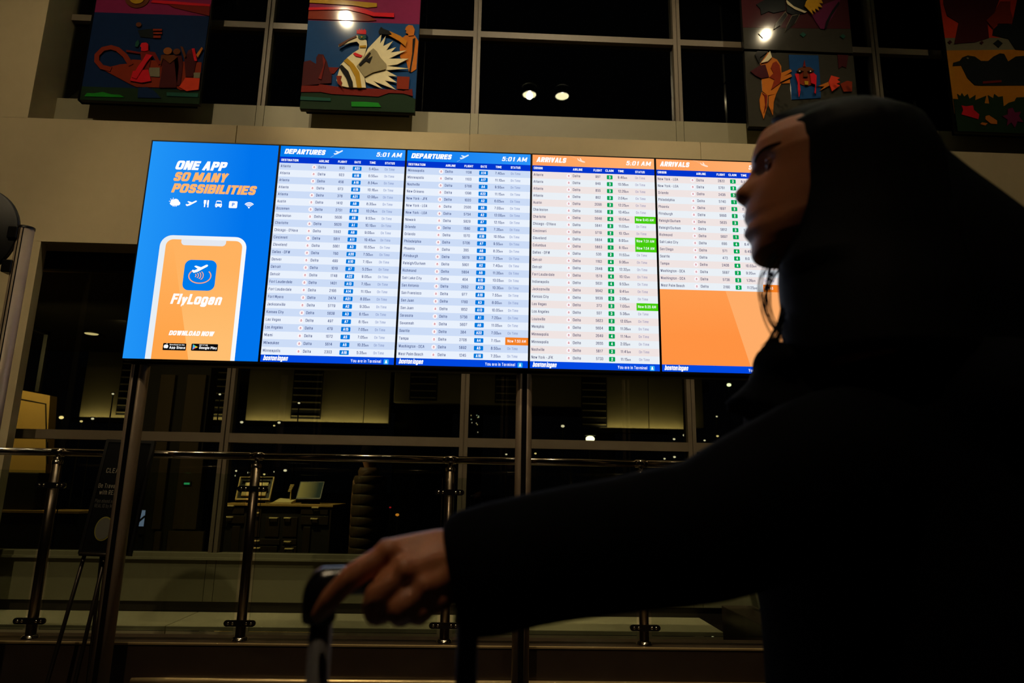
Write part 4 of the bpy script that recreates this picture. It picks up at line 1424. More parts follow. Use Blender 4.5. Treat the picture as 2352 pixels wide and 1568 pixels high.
YS = 3.3
c = at(-62, 535, YS)
sp_ = thing('post_sign', (-2.31, YS, 0), 'round black sign fixed to a grey steel post at left edge', 'sign')
xp, zp1 = -2.312, at(60, 524, YS).z
pm = MB().tube([(xp, YS, .01), (xp, YS, zp1)], .036, 24)
obj('post', pm, POLE, sp_, True)
gr = MB()
for a in (-75, -100):
    d = math.radians(a)
    gr.tube([(xp + .036 * math.cos(d), YS + .036 * math.sin(d), .01), (xp + .036 * math.cos(d), YS + .036 * math.sin(d), zp1 - .01)], .0025, 6)
obj('post_groove', gr, GROOVE, sp_)
obj('post_cap', MB().lathe((xp, YS, zp1), [(.038, -.008), (.038, .004), (.02, .009), (.001, .010)], 24), GROOVE, sp_, True)
rd = .236
dm_ = MB()
rings = []
for yy, rr in ((YS - .008, rd - .006), (YS - .012, rd), (YS - .028, rd), (YS - .032, rd - .006)):
    rings.append([(c.x + rr * math.cos(2 * math.pi * i / 48), yy, c.z + rr * math.sin(2 * math.pi * i / 48)) for i in range(48)])
dm_.loft(rings[::-1])
obj('sign_disc', dm_, mat('black_disc', (6, 6, 7), .5), sp_, True)
for zz in (at(45, 540, YS).z, at(30, 616, YS).z):
    obj('clamp', MB().bevbox(xp - .06, xp - .012, YS - .045, YS + .01, zz - .032, zz + .032, .006), GROOVE, sp_)
obj('base_plate', MB().lathe((xp, YS, 0), [(.001, .012), (.14, .012), (.15, .006), (.15, 0)], 32), GROOVE, sp_)

# ------------------------------------------------------------------ beyond the window
random.seed(4)
ASPH = mat('asphalt', (20, 20, 21), .9, noise_scale=3, noise_amt=.2)
tag(obj('ground', MB().box(-60, 60, 5.75, 120, -.3, -.1), ASPH), kind='structure')
YF = 14.0
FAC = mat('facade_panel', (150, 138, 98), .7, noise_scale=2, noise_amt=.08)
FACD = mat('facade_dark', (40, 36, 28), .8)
SLAT = mat('louver_slat', (150, 138, 100), .5)


def fx(px, py=960, Y=YF):
    return at(px, py, Y).x


def fz(px, py, Y=YF):
    return at(px, py, Y).z


fac = thing('canopy_facade', (0, YF + .3, 0), 'concrete canopy fascia with louvers, lit from below along its lower edge, across the street', 'building')
ztopf = 6.6
segs = [(180, 515, 960, True), (562, 893, 968, True), (903, 1060, 925, False), (1075, 1340, 932, False), (1378, 1573, 983, True), (1582, 1618, 982, False)]
jointx = {0: [431], 1: [834], 4: [1491]}
louv = {0: [(266, 292), (478, 514)], 1: [(667, 736)], 2: [(940, 1003)], 3: [(1136, 1187)], 4: [(1335, 1394)], 5: []}
for k, (p0, p1, pb, lit) in enumerate(segs):
    x0, x1 = fx(p0, pb), fx(p1, pb)
    zb = fz((p0 + p1) / 2, pb)
    cuts = [x0] + [fx(q, pb) for q in jointx.get(k, [])] + [x1]
    for a, b in zip(cuts[:-1], cuts[1:]):
        obj('fascia_panel', MB().bevbox(a + .006, b - .006, YF, YF + .25, zb, ztopf, .01), FAC, fac)
    for l0, l1 in louv[k]:
        xa, xb = fx(l0, pb), fx(l1, pb)
        zl0 = zb + .05 if k != 4 else zb
        nsl = 9
        lv = obj('louver_box', MB().box(xa, xb, YF - .03, YF - .004, zl0, zl0 + 1.35), mat('louver_dark', (12, 11, 9), .8), fac)
        for i in range(nsl):
            zz = zl0 + .04 + i * (1.28 / nsl)
            obj('slat', MB().box(xa + .02, xb - .02, YF - .05, YF - .028, zz, zz + .022), SLAT, lv)
    if lit:
        # light trough along the lower edge
        obj('light_trough', MB().box(x0, x1, YF - .24, YF - .20, zb - .10, zb - .03).box(x0, x1, YF - .24, YF, zb - .12, zb - .10), FACD, fac)
        area('trough_light', ((x0 + x1) / 2, YF - .10, zb - .06), ((x0 + x1) / 2, YF - .06, zb + 1), x1 - x0, .04, 2.8 * (x1 - x0), (1.0, .80, .40))
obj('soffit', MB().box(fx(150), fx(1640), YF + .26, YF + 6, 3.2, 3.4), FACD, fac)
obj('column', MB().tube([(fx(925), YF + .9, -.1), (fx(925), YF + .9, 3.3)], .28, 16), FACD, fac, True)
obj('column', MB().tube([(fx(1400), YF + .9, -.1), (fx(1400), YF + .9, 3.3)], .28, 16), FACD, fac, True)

# lit wall stub and the desk beyond the left bay
YK = 7.2
wk = at(120, 1170, YK).x
stub = thing('wall_stub', (wk - .6, YK, -.1), 'ochre-lit freestanding wall panel seen through the lower window at far left', 'wall panel')
STUB = mat('ochre_panel', (176, 142, 74), .7, noise_scale=4, noise_amt=.06)
p0, p1 = at(-60, 876, YK), at(115, 908, YK)
obj('panel', MB().prism([(p0.x, -.1), (wk + .0, -.1), (p1.x, p1.z), (p0.x, p0.z)], YK, YK + .12), STUB, stub)
j0, j1 = at(35, 914, YK - .01), at(104, 927, YK - .01)
jm = MB().prism(ribbon([(j0.x, j0.z), (j1.x, j1.z), (at(108, 1065, YK).x, at(108, 1065, YK).z)], .012), YK - .006, YK + .01)
obj('joint', jm, BLACK, stub)
area('added_stub_washer', (wk - .30, YK - .85, 2.5), (wk - .15, YK, 1.35), .5, .1, 20.0, (1.0, .74, .30))  # added lamp to light the stub; its fixture and arm are made up
obj('added_wash_fixture', MB().box(wk - .60, wk - .0, YK - .92, YK - .78, 2.56, 2.62), BLACK, stub)
obj('added_wash_arm', MB().box(wk - .37, wk - .33, YK - .8, YK + .05, 2.60, 2.64).box(wk - .37, wk - .33, YK + .01, YK + .05, 2.0, 2.64), BLACK, stub)

dk = thing('service_desk', (at(40, 1180, 6.6).x, 6.6, -.1), 'dark service desk with a pale edge, beyond the window at far left', 'desk')
d0, d1 = at(-90, 1172, 6.6), at(183, 1174, 6.6)
obj('desk_body', MB().box(d0.x, d1.x, 6.6, 7.05, -.1, d1.z - .02), mat('desk_dark', (26, 22, 18), .5), dk)
obj('desk_edge', MB().box(d0.x, d1.x, 6.585, 7.06, d1.z - .02, d1.z), mat('desk_edge', (190, 150, 96), .4), dk)
c0, c1 = at(-40, 1168, 6.7), at(90, 1085, 6.7)
ks = thing('desk_cabinet', (c0.x + .2, 6.75, d1.z), 'dark cabinet with small teal screen on the far left desk', 'cabinet')
obj('cabinet_body', MB().bevbox(c0.x, c1.x, 6.7, 7.0, d1.z, c1.z, .01), mat('cabinet_dark', (16, 14, 13), .5), ks)
t0, t1 = at(-30, 1125, 6.69), at(6, 1108, 6.69)
obj('teal_screen', MB().box(t0.x, t1.x, 6.69, 6.70, t0.z, t1.z), glow('teal_screen', (28, 140, 150), .7), ks)

# counter with drawers, seen from behind
YQ = 6.9
Q = lambda x, y, Y=YQ: at(480 + x / 3.408, 840 + y / 3.408, Y)
ct = thing('counter', (Q(550, 1070).x, YQ + .3, -.1), 'dark wooden counter with many drawers beyond the glass, below the two terminals', 'counter')
a, b = Q(140, 1072), Q(960, 1072)
WOOD = mat('counter_wood', (44, 31, 18), .5, noise_scale=8, noise_amt=.25)
HAND = mat('drawer_handle', (250, 222, 160), .4, metal=.2)
zt = a.z
obj('counter_top', MB().bevbox(a.x - .02, b.x + .02, YQ - .02, YQ + .6, zt - .025, zt, .004), mat('counter_top', (190, 150, 84), .4), ct)
obj('carcass', MB().box(a.x, b.x, YQ + .012, YQ + .58, -.1, zt - .025), mat('counter_dark', (30, 22, 14), .6), ct)
fronts = [(140, 285, 1085, 1160), (140, 285, 1168, 1235), (300, 420, 1085, 1340), (430, 560, 1180, 1340), (570, 700, 1180, 1340), (715, 940, 1085, 1165), (715, 940, 1172, 1245),
          (270, 560, 1352, 1400), (570, 690, 1352, 1400), (260, 540, 1408, 1470), (560, 690, 1408, 1470), (160, 250, 1250, 1470), (720, 800, 1255, 1470), (930, 958, 1085, 1470)]
hands = [(152, 197, 1095), (143, 186, 1183), (335, 395, 1150), (480, 540, 1190), (595, 640, 1190), (812, 860, 1108), (803, 852, 1196), (335, 395, 1368), (595, 640, 1374), (330, 400, 1424), (600, 660, 1430)]
for x0, x1, y0, y1 in fronts:
    p, q = Q(x0, y1), Q(x1, y0)
    d = obj('drawer', MB().bevbox(p.x + .004, q.x - .004, YQ - .008, YQ + .014, p.z + .004, q.z - .004, .003), WOOD, ct)
    for h0, h1, hy in hands:
        if x0 - 10 <= h0 and h1 <= x1 + 10 and y0 <= hy <= y1:
            u, v = Q(h0, hy), Q(h1, hy)
            obj('handle', MB().tube([(u.x, YQ - .008, u.z), (u.x, YQ - .03, u.z), (v.x, YQ - .03, u.z), (v.x, YQ - .008, u.z)], .008, 6), HAND, d)
spot('added_counter_beam', (Q(480, 900).x, YQ - .75, 2.55), (Q(520, 1050).x, YQ + .1, zt), 150, (1.0, .78, .40), 100, .8, .05)  # added lamp to brighten the counter; shade, rod and rail are made up
lamp = thing('added_counter_lamp', (Q(480, 900).x, YQ - .75, 2.56), 'small black spotlight added above the counter to brighten it, beyond the glass', 'lamp')
obj('lamp_shade', MB().lathe((Q(480, 900).x, YQ - .75, 2.56), [(.06, 0), (.06, .08), (.03, .12), (.012, .14)], 16), BLACK, lamp, True)
obj('lamp_rod', MB().tube([(Q(480, 900).x, YQ - .75, 2.69), (Q(480, 900).x, YQ - .75, 2.95)], .008, 8), BLACK, lamp)
obj('lamp_rail', MB().box(Q(480, 900).x - .5, Q(480, 900).x + .5, YQ - .77, YQ - .73, 2.94, 2.97), BLACK, lamp)


def terminal(name, label, cat, q, parts):
    """tilted screen or tray on the counter given by its four corners bottom-left, top-left, top-right, bottom-right"""
    y0, y1 = YQ + .12, YQ + .24
    P4 = [Q(q[0][0], q[0][1], y0), Q(q[1][0], q[1][1], y1), Q(q[2][0], q[2][1], y1), Q(q[3][0], q[3][1], y0)]
    t = thing(name, (P4[0].x + .1, y0 + .06, zt), label, cat)
    n = (P4[3] - P4[0]).cross(P4[1] - P4[0]).normalized()
    if n.y > 0:
        n = -n

    def slab(a, b, c, d, d0, d1):
        def B(u, v):
            return P4[0].lerp(P4[3], u).lerp(P4[1].lerp(P4[2], u), v)
        cs = [B(a, c), B(b, c), B(b, d), B(a, d)]
        v = [p + n * d1 for p in cs] + [p + n * d0 for p in cs]
        return v, [(0, 1, 2, 3), (7, 6, 5, 4), (0, 4, 5, 1), (1, 5, 6, 2), (2, 6, 7, 3), (3, 7, 4, 0)]
    for nm, m, rects, d0, d1 in parts:
        mb = MB()
        for r in rects:
            mb.add(*slab(*r, d0, d1))
        obj(nm, mb, m, t)
    mid = P4[0].lerp(P4[2], .5)
    obj('stand', MB().tube([(mid.x, y0 + .11, zt + .004), (mid.x, y0 + .10, mid.z)], .02, 10).lathe((mid.x, y0 + .11, zt), [(.001, .01), (.09, .01), (.09, 0)], 20), BLACK, t)
    return t


DKP = mat('terminal_plastic', (24, 22, 20), .4)
BONE = mat('bone_plastic', (205, 176, 116), .5)
terminal('computer_screen', 'tilted monitor with olive-grey screen on the counter beyond the glass', 'monitor', [(680, 1040), (716, 905), (905, 905), (872, 1040)], [
    ('bezel', DKP, [(0, 1, 0, 1)], -.02, 0), ('screen', screen_mat('olive_screen', (196, 164, 88), (66, 70, 54), False, 'X', -.09, .10), [(.04, .96, .06, .95)], 0, .003)])
terminal('document_rack', 'pale-edged open rack of paper trays on the counter, left of the olive screen', 'rack', [(205, 1050), (245, 872), (515, 872), (475, 1050)], [
    ('back', DKP, [(0, 1, 0, 1)], -.02, -.012), ('rim', BONE, [(0, .03, 0, 1), (.97, 1, 0, 1), (.03, .97, .98, 1)], -.012, .012),
    ('paper', mat('paper', (226, 206, 150), .8), [(.20, .86, .62, .76)], -.006, .004), ('lower_tray', BONE, [(.16, .86, .16, .36)], 0, .02), ('foot_bar', BONE, [(.02, .98, .0, .06)], 0, .01),
    ('tray_lip', DKP, [(.1, .9, .40, .46), (.1, .9, .80, .86)], 0, .02)])
pp = Q(570, 1055, YQ + .06)
ph = MB()
for k in range(4):
    ph.add([(pp.x - .10 + .01 * k, YQ + .02, zt + .001 + .004 * k), (pp.x + .10, YQ + .03, zt + .001 + .004 * k), (pp.x + .09, YQ + .24, zt + .02 + .006 * k), (pp.x - .06, YQ + .20, zt + .03 + .006 * k),
            (pp.x - .10 + .01 * k, YQ + .02, zt + .004 + .004 * k), (pp.x + .10, YQ + .03, zt + .004 + .004 * k), (pp.x + .09, YQ + .24, zt + .023 + .006 * k), (pp.x - .06, YQ + .20, zt + .033 + .006 * k)],
           [(0, 3, 2, 1), (4, 5, 6, 7), (0, 1, 5, 4), (1, 2, 6, 5), (2, 3, 7, 6), (3, 0, 4, 7)])
tag(obj('paper_stack', ph, mat('paper', (226, 206, 150), .8)), 'loose pale paper stack lying on the counter between rack and screen', 'paper')
np_ = MB()
p, q = Q(620, 985, YQ + .16), Q(672, 925, YQ + .16)
for k in range(5):
    z0 = p.z + (q.z - p.z) * k / 5
    np_.bevbox(p.x + .004 * k, q.x - .03 + .006 * k, YQ + .15, YQ + .17, z0, z0 + (q.z - p.z) / 5 - .003, .002)
np_.box((p.x + q.x) / 2 - .01, (p.x + q.x) / 2, YQ + .165, YQ + .175, zt, p.z + .01)
tag(obj('card_holder', np_, BONE), 'small pale card holder with tabs standing left of the olive screen', 'card holder')

# bluish lit patch right of the left pole; the glowing kiosk is made up
kb0, kb1 = at(310, 1228, 6.9), at(336, 1170, 6.9)
kk = thing('made_up_kiosk', (kb0.x + .05, 6.9, -.1), 'small bluish lit patch right of the left display pole, built as a made-up kiosk', 'kiosk')
obj('kiosk_panel', MB().bevbox(kb0.x, kb1.x, 6.9, 6.93, kb0.z, kb1.z, .004), DKP, kk)
obj('kiosk_display', MB().box(kb0.x + .006, kb1.x - .006, 6.896, 6.90, kb0.z + .08, kb1.z - .006), glow('kiosk_blue', (140, 155, 200), 1.0), kk)
obj('kiosk_arm', MB().prism(ribbon([(kb0.x, kb0.z + .1), (kb1.x, kb1.z - .06)], .016), 6.885, 6.896), BLACK, kk)
obj('kiosk_post', MB().box(kb0.x + .03, kb0.x + .07, 6.91, 6.95, -.1, kb0.z + .05), BLACK, kk)

# dim wall panels of the lobby behind the left bays
lob = thing('lobby_wall', (at(420, 1100, 9).x, 9.0, -.1), 'dim brown panelled lobby wall beyond the glass, behind the left pole', 'wall panel')
LOB = mat('lobby_panel', (70, 54, 30), .7, noise_scale=3, noise_amt=.1)
for (a0, a1), (b0, b1) in (((345, 860), (405, 1040)), ((408, 860), (476, 1040)), ((345, 1044), (390, 1215)), ((393, 1044), (470, 1215)), ((345, 1220), (372, 1290)), ((376, 1220), (470, 1290))):
    u, v = at(a0, b1, 9.0), at(b0, a1, 9.0)
    obj('lobby_panel', MB().bevbox(u.x + .01, v.x - .01, 9.0, 9.05, max(u.z, -.1), v.z, .006), LOB, lob)
u, v = at(222, 718, 9.0), at(330, 671, 9.0)
obj('lobby_panel', MB().bevbox(u.x, v.x, 9.0, 9.05, u.z, v.z, .006), LOB, lob)
u, v = at(70, 737, 8.6), at(360, 720, 8.6)
obj('lobby_beam', MB().box(u.x, v.x, 8.6, 9.0, u.z, v.z + .02), mat('lobby_beam', (96, 78, 48), .7), lob)
obj('lobby_core', MB().box(at(335, 900, 9.06).x, at(480, 900, 9.06).x, 9.06, 9.3, -.1, 3.9), FACD, lob)
area('lobby_wash', (at(330, 900, 7.6).x, 7.7, 2.9), (at(400, 900, 9).x, 9.0, 1.9), .8, .3, 6.0, (1.0, .78, .42))
c = at(210, 767, 8.3)
dl = thing('canopy_downlight', (c.x, c.y, c.z), 'round warm downlight in the dark ceiling beyond the glass, left of the displays', 'lamp')
obj('lens', MB().lathe((c.x, c.y, c.z), [(.001, 0), (.072, 0), (.075, .006)], 28), glow('canopy_lens', (255, 228, 160), 1.4), dl)
obj('trim_ring', MB().lathe((c.x, c.y, c.z), [(.075, .006), (.092, .0), (.092, .02)], 28), BLACK, dl)
tag(obj('trim_3', MB().box(-6.5, -1.2, 5.7, 9.6, c.z + .02, c.z + .12), FACD), kind='structure')
gx = at(415, 1110, 8.8)
ex_ = thing('exit_light', (gx.x, 8.8, gx.z), 'small green exit light on the dim lobby wall', 'exit light')
obj('green_lens', MB().bevbox(gx.x - .034, gx.x + .034, 8.97, 8.985, gx.z - .012, gx.z + .012, .003), glow('exit_green', (70, 220, 140), .9), ex_)
obj('back_plate', MB().bevbox(gx.x - .05, gx.x + .05, 8.985, 9.0, gx.z - .03, gx.z + .03, .003), BLACK, ex_)

# lamps in the dark: a head with a glowing lens on a thin mast
LM = mat('lamp_housing', (30, 30, 32), .6)


def street_lamp(px, py, Y, r, colour, st, label, group='distant lamps in the dark', mast=True):
    c = at(px, py, Y)
    t = thing('street_lamp', (c.x, Y + r * 1.2, -.1), label, 'lamp', group)
    obj('lamp_head', MB().bevbox(c.x - r * 1.3, c.x + r * 1.3, Y, Y + r * 2.4, c.z + r * .7, c.z + r * 1.3, r * .12), LM, t)
    obj('lens', MB().sphere((c.x, Y + r * .9, c.z), (r, r * .8, r * .7), 12, 8), glow('lens_%d_%d_%d_%g' % (colour + (st,)), colour, st), t, True)
    if mast:
        obj('mast', MB().tube([(c.x, Y + r * 1.6, -.1), (c.x, Y + r * 1.6, c.z + r)], .010, 6), LM, t)


W1, Y2c, G1, O1, R1 = (255, 240, 200), (255, 226, 150), (225, 250, 215), (255, 150, 50), (255, 40, 50)
street_lamp(1357, 1007, 12, .080, (255, 246, 190), 6, 'brightest yellow-white street lamp, in front of the transom right of the middle pole')
street_lamp(1676, 883, 22, .075, (240, 250, 190), 4, 'bright greenish street lamp just below the rightmost monitor')
street_lamp(858, 1045, 12, .046, W1, 3, 'bright street lamp just above the handrail, over the puffer jacket')
street_lamp(1312, 1065, 13, .032, W1, 2.5, 'small white lamp touching the handrail right of the middle pole')
street_lamp(138, 958, 12.5, .040, Y2c, 2.5, 'brightest lamp right of the ochre wall panel')
far = [(185, 967), (211, 961), (258, 904), (293, 917), (348, 929), (504, 905), (127, 1034), (173, 1039), (201, 1037), (554, 969), (640, 970), (548, 1044), (634, 1045), (542, 1081), (630, 1083), (654, 1080),
       (606, 1089), (570, 1085), (541, 1092), (686, 925), (629, 977), (1549, 1008), (1573, 999), (1619, 1011), (1649, 1001), (1647, 956), (1527, 1053), (1550, 1049), (1575, 1043), (1651, 1045), (1293, 978), (1163, 1043), (1230, 1041), (573, 1049)]
NTH = ['leftmost', 'second from left', 'third from left', 'fourth from left', 'fifth from left', 'sixth from left', 'seventh from left', 'eighth from left', 'ninth from left', 'tenth from left']
ZONES = [(0, 335, 0, 1000, 'above the transom left of the left pole'), (0, 335, 1000, 1300, 'below the transom left of the left pole'), (335, 525, 0, 1300, 'right of the left pole'),
         (525, 720, 0, 1000, 'under the lit fascia above the transom'), (525, 720, 1000, 1060, 'between transom and handrail above the counter'), (525, 720, 1060, 1300, 'below the handrail above the counter'),
         (720, 1500, 0, 1300, 'near the middle pole'), (1500, 1600, 0, 1300, 'left of the right mullion'), (1600, 2352, 0, 1300, 'right of the right mullion, by the shoulder')]


def far_label(x, y):
    for a, b, c, d, where in ZONES:
        if a <= x < b and c <= y < d:
            peers = sorted(q for q in far if a <= q[0] < b and c <= q[1] < d)
            return 'tiny distant lamp %s, %s' % (where, NTH[peers.index((x, y))])


for k, (x, y) in enumerate(far):
    r = .030 if k not in (1, 9, 10, 15, 22, 30) else .040
    street_lamp(x, y, 11.0 + (k * 7 % 11) * .25, .66 * r * (1 if k % 3 else 1.15), W1 if k % 4 else Y2c, 1.6, far_label(x, y))
street_lamp(912, 1182, 12, .032, O1, 1.6, 'small orange lamp right of the puffer jacket')
street_lamp(896, 1165, 12, .018, R1, 1.0, 'tiny red light right of the puffer jacket')
random.seed(9)
TOWER = mat('tower_dark', (8, 8, 9), .8)
for lab, x0, x1, ytop, spots in (
        ('dark distant tower with a dense cluster of lit windows, left of the middle mullion', 930, 1030, 900, [(958, 943, 12, 6, 9), (985, 938, 8, 3, 3), (1010, 940, 10, 3, 4), (1024, 944, 4, 3, 2)]),
        ('dark distant tower with a column of lit windows, right of the middle mullion', 1074, 1108, 930, [(1097, 975, 3, 22, 7), (1084, 962, 2, 10, 3)])):
    a_, b_ = at(x0, 1000, 40), at(x1, 1000, 40)
    zt_ = at(x0, ytop, 40).z
    tw = thing('distant_tower', ((a_.x + b_.x) / 2, 42, -.1), lab, 'building')
    obj('tower_body', MB().box(a_.x, b_.x, 40, 44, -.1, zt_), TOWER, tw)
    for sx_, sy_, rx_, ry_, cnt in spots:
        for k in range(cnt):
            c = at(sx_ + random.uniform(-1, 1) * rx_, sy_ + random.uniform(-1, 1) * ry_, 40)
            obj('lit_window', MB().box(c.x - .022, c.x + .022, 39.97, 40.0, c.z - .026, c.z + .026), glow('window_light_%d' % (k % 3), [G1, Y2c, W1][k % 3], .9), tw)

# person in a quilted jacket beyond the counter
YP = 6.75
pj = lambda x, y, Y=YP: Q(x, y, Y)
hx = pj(1250, 900)
qp = MB()
zsh = pj(1250, 850).z
zend = pj(1250, 1500).z


def ell(cx, cy, z, rx, ry, n=28):
    return [(cx + rx * math.cos(2 * math.pi * i / n), cy + ry * math.sin(2 * math.pi * i / n), z) for i in range(n)]


body = MB()
zz = [-.1, .45, .9, zsh - .05, zsh + .01]
body.loft([ell(hx.x, YP, -.08, .13, .10), ell(hx.x, YP, .5, .15, .11), ell(hx.x, YP, 1.0, .155, .11), ell(hx.x, YP, zsh - .06, .15, .10), ell(hx.x, YP, zsh, .06, .06), ell(hx.x, YP, zsh + .07, .05, .055),
           ell(hx.x, YP, zsh + .12, .07, .085), ell(hx.x, YP, zsh + .20, .078, .098), ell(hx.x, YP, zsh + .27, .06, .08), ell(hx.x, YP, zsh + .30, .02, .03)])
per = obj('person', body, mat('dim_skin', (120, 84, 60), .6), smooth=True)
tag(per, 'person in a long quilted olive jacket, seen from behind beyond the glass', 'person')
JK = mat('quilted_jacket', (66, 50, 32), .6, spec=.2, noise_scale=30, noise_amt=.2)
bands = [(1500, 1420), (1420, 1340), (1340, 1255), (1255, 1180), (1180, 1090), (1090, 1005), (1005, 925), (925, 862), (862, 820)]
jx0, jx1 = pj(1120, 1000).x, pj(1372, 1000).x
cxj, rxj = (jx0 + jx1) / 2, (jx1 - jx0) / 2
for k, (y0, y1) in enumerate(bands):
    za, zb = pj(1250, y0).z, pj(1250, y1).z
    rings = []
    for i in range(9):
        f = i / 8
        bul = .74 + .26 * math.sin(math.pi * f) ** .6
        top = 1.0 if k < 7 else (.92 if k == 7 else .66 - .28 * f)
        rings.append(ell(cxj, YP, za + (zb - za) * f, rxj * top * (bul * .2 + .8), (.15 if k < 8 else .11) * (bul * .3 + .7)))
    obj('jacket_tube', MB().loft(rings), JK, per, True)
for s in (-1, 1):
    pts, rad = [], []
    for i in range(9):
        f = i / 8
        pts.append((cxj + s * (rxj * .70 + .010 * math.sin(f * 2)), YP + .06 + .14 * f, pj(1250, 875).z + (pj(1250, 1230).z - pj(1250, 875).z) * f))
        rad.append(.055 * (1.08 if i % 2 else .9))
    obj('sleeve', MB().tube(pts, rad, 14), JK, per, True)
obj('collar', MB().lathe((hx.x, YP, zsh - .02), [(.10, 0), (.105, .05), (.09, .085), (.07, .085)], 24), JK, per, True)
obj('hair', MB().sphere((hx.x, YP - .012, zsh + .215), (.09, .102, .105), 20, 12), mat('dark_hair', (9, 7, 6), .8, spec=.05), per, True)

# ------------------------------------------------------------------ the person in the foreground and the suitcase


def fuse(mb, voxel, smooth=4, factor=.5):
    """grow one continuous surface from overlapping volumes"""
    me = bpy.data.meshes.new('volumes')
    me.from_pydata([tuple(p) for p in mb.v], [], mb.f)
    o = bpy.data.objects.new('volumes', me)
    COL.objects.link(o)
    r = o.modifiers.new('remesh', 'REMESH')
    r.mode = 'VOXEL'
    r.voxel_size = voxel
    s = o.modifiers.new('smooth', 'SMOOTH')
    s.iterations = smooth
    s.factor = factor
    bpy.context.view_layer.update()
    e = o.evaluated_get(bpy.context.evaluated_depsgraph_get())
    m2 = e.to_mesh()
    out = MB()
    out.v = [tuple(p.co) for p in m2.vertices]
    out.f = [tuple(p.vertices) for p in m2.polygons]
    e.to_mesh_clear()
    bpy.data.objects.remove(o)
    bpy.data.meshes.remove(me)
    return out


def interp(tab, x):
    tab = sorted(tab)
    if x <= tab[0][0]:
        return tab[0][1]
    for (x0, y0), (x1, y1) in zip(tab[:-1], tab[1:]):
        if x <= x1:
            return y0 + (y1 - y0) * (x - x0) / (x1 - x0 or 1)
    return tab[-1][1]


SKIN = mat('skin', (186, 116, 78), .45, spec=.55, noise_scale=60, noise_amt=.06, bump=.05, sss=.08)
HAIR = mat('black_hair', (9, 7, 6), .6, spec=.12, noise_scale=200, noise_amt=.4)
COAT = mat('black_coat_cloth', (7, 7, 9), .9, spec=.04, noise_scale=90, noise_amt=.3, bump=.2)
TROU = mat('dark_trousers', (16, 16, 20), .8, noise_scale=90, noise_amt=.2)
SHOE = mat('black_shoe_leather', (14, 13, 13), .4)

dray = ray(1800, 430)
psi = math.atan2(dray.x, dray.y)
FA = Vector((-math.cos(psi), math.sin(psi), 0))          # facing
FB = Vector((-math.sin(psi), -math.cos(psi), 0))         # towards the viewer's side
HO = at(1760, 450, .80)


def L(px, py):
    d = ray(px, py)
    q = CAM + d * ((HO - CAM).dot(FB) / d.dot(FB))
    return (q - HO).dot(FA), q.z


def hp(a, b, z):
    p = HO + FA * a + FB * b
    return (p.x, p.y, z)


prof_px = [(1800, 240), (1776, 262), (1757.6, 293), (1742, 325), (1729, 356), (1725.5, 373.5), (1726.6, 391), (1717, 411), (1703, 426.6), (1689, 441), (1687.5, 451), (1691.6, 462.5), (1708.8, 473.4),
           (1713, 480), (1709.5, 498), (1708.5, 507), (1713, 514), (1718, 524), (1709.5, 534), (1708.5, 543), (1717, 551.5), (1725.5, 564), (1724.6, 580), (1726.6, 594.5), (1734.6, 604.6), (1746, 609)]
prof = [(z, a) for a, z in (L(*p) for p in prof_px)]
base_px = [(1800, 240), (1776, 262), (1757.6, 293), (1742, 325), (1730, 356), (1729, 373.5), (1731, 391), (1733, 430), (1731, 470), (1729, 500), (1729, 540), (1730, 570), (1730, 590), (1738, 604.6), (1746, 609)]
basep = [(z, a) for a, z in (L(*p) for p in base_px)]
zch = prof[-1][0]
zcr = L(1900, 238)[1] - .017
zey = L(1775, 387)[1] - .010
zno = L(1687, 447)[1]
zmo = L(1718, 524)[1]
a_br = interp(prof, L(1726, 374)[1])
HEADH = zcr - zch


def head_frame(z):
    f = (z - zch) / HEADH
    p0 = min(interp(basep, z), interp(prof, z) + .02)
    w = interp([(0, .030), (.06, .044), (.14, .053), (.25, .060), (.40, .066), (.55, .070), (.68, .0735), (.80, .069), (.90, .054), (.97, .028), (1.0, .008)], f)
    back = a_br - interp([(0, .085), (.10, .105), (.20, .118), (.30, .150), (.42, .176), (.55, .188), (.70, .192), (.82, .182), (.92, .150), (1.0, .105)], f)
    return p0, w, back + (p0 - back) * .52


def face_at(b, z):
    """how far forward the smooth face lies at side offset b and height z"""
    p0, w, ac = head_frame(z)
    return ac + (p0 - ac) * math.sqrt(max(0, 1 - (b / w) ** 2))


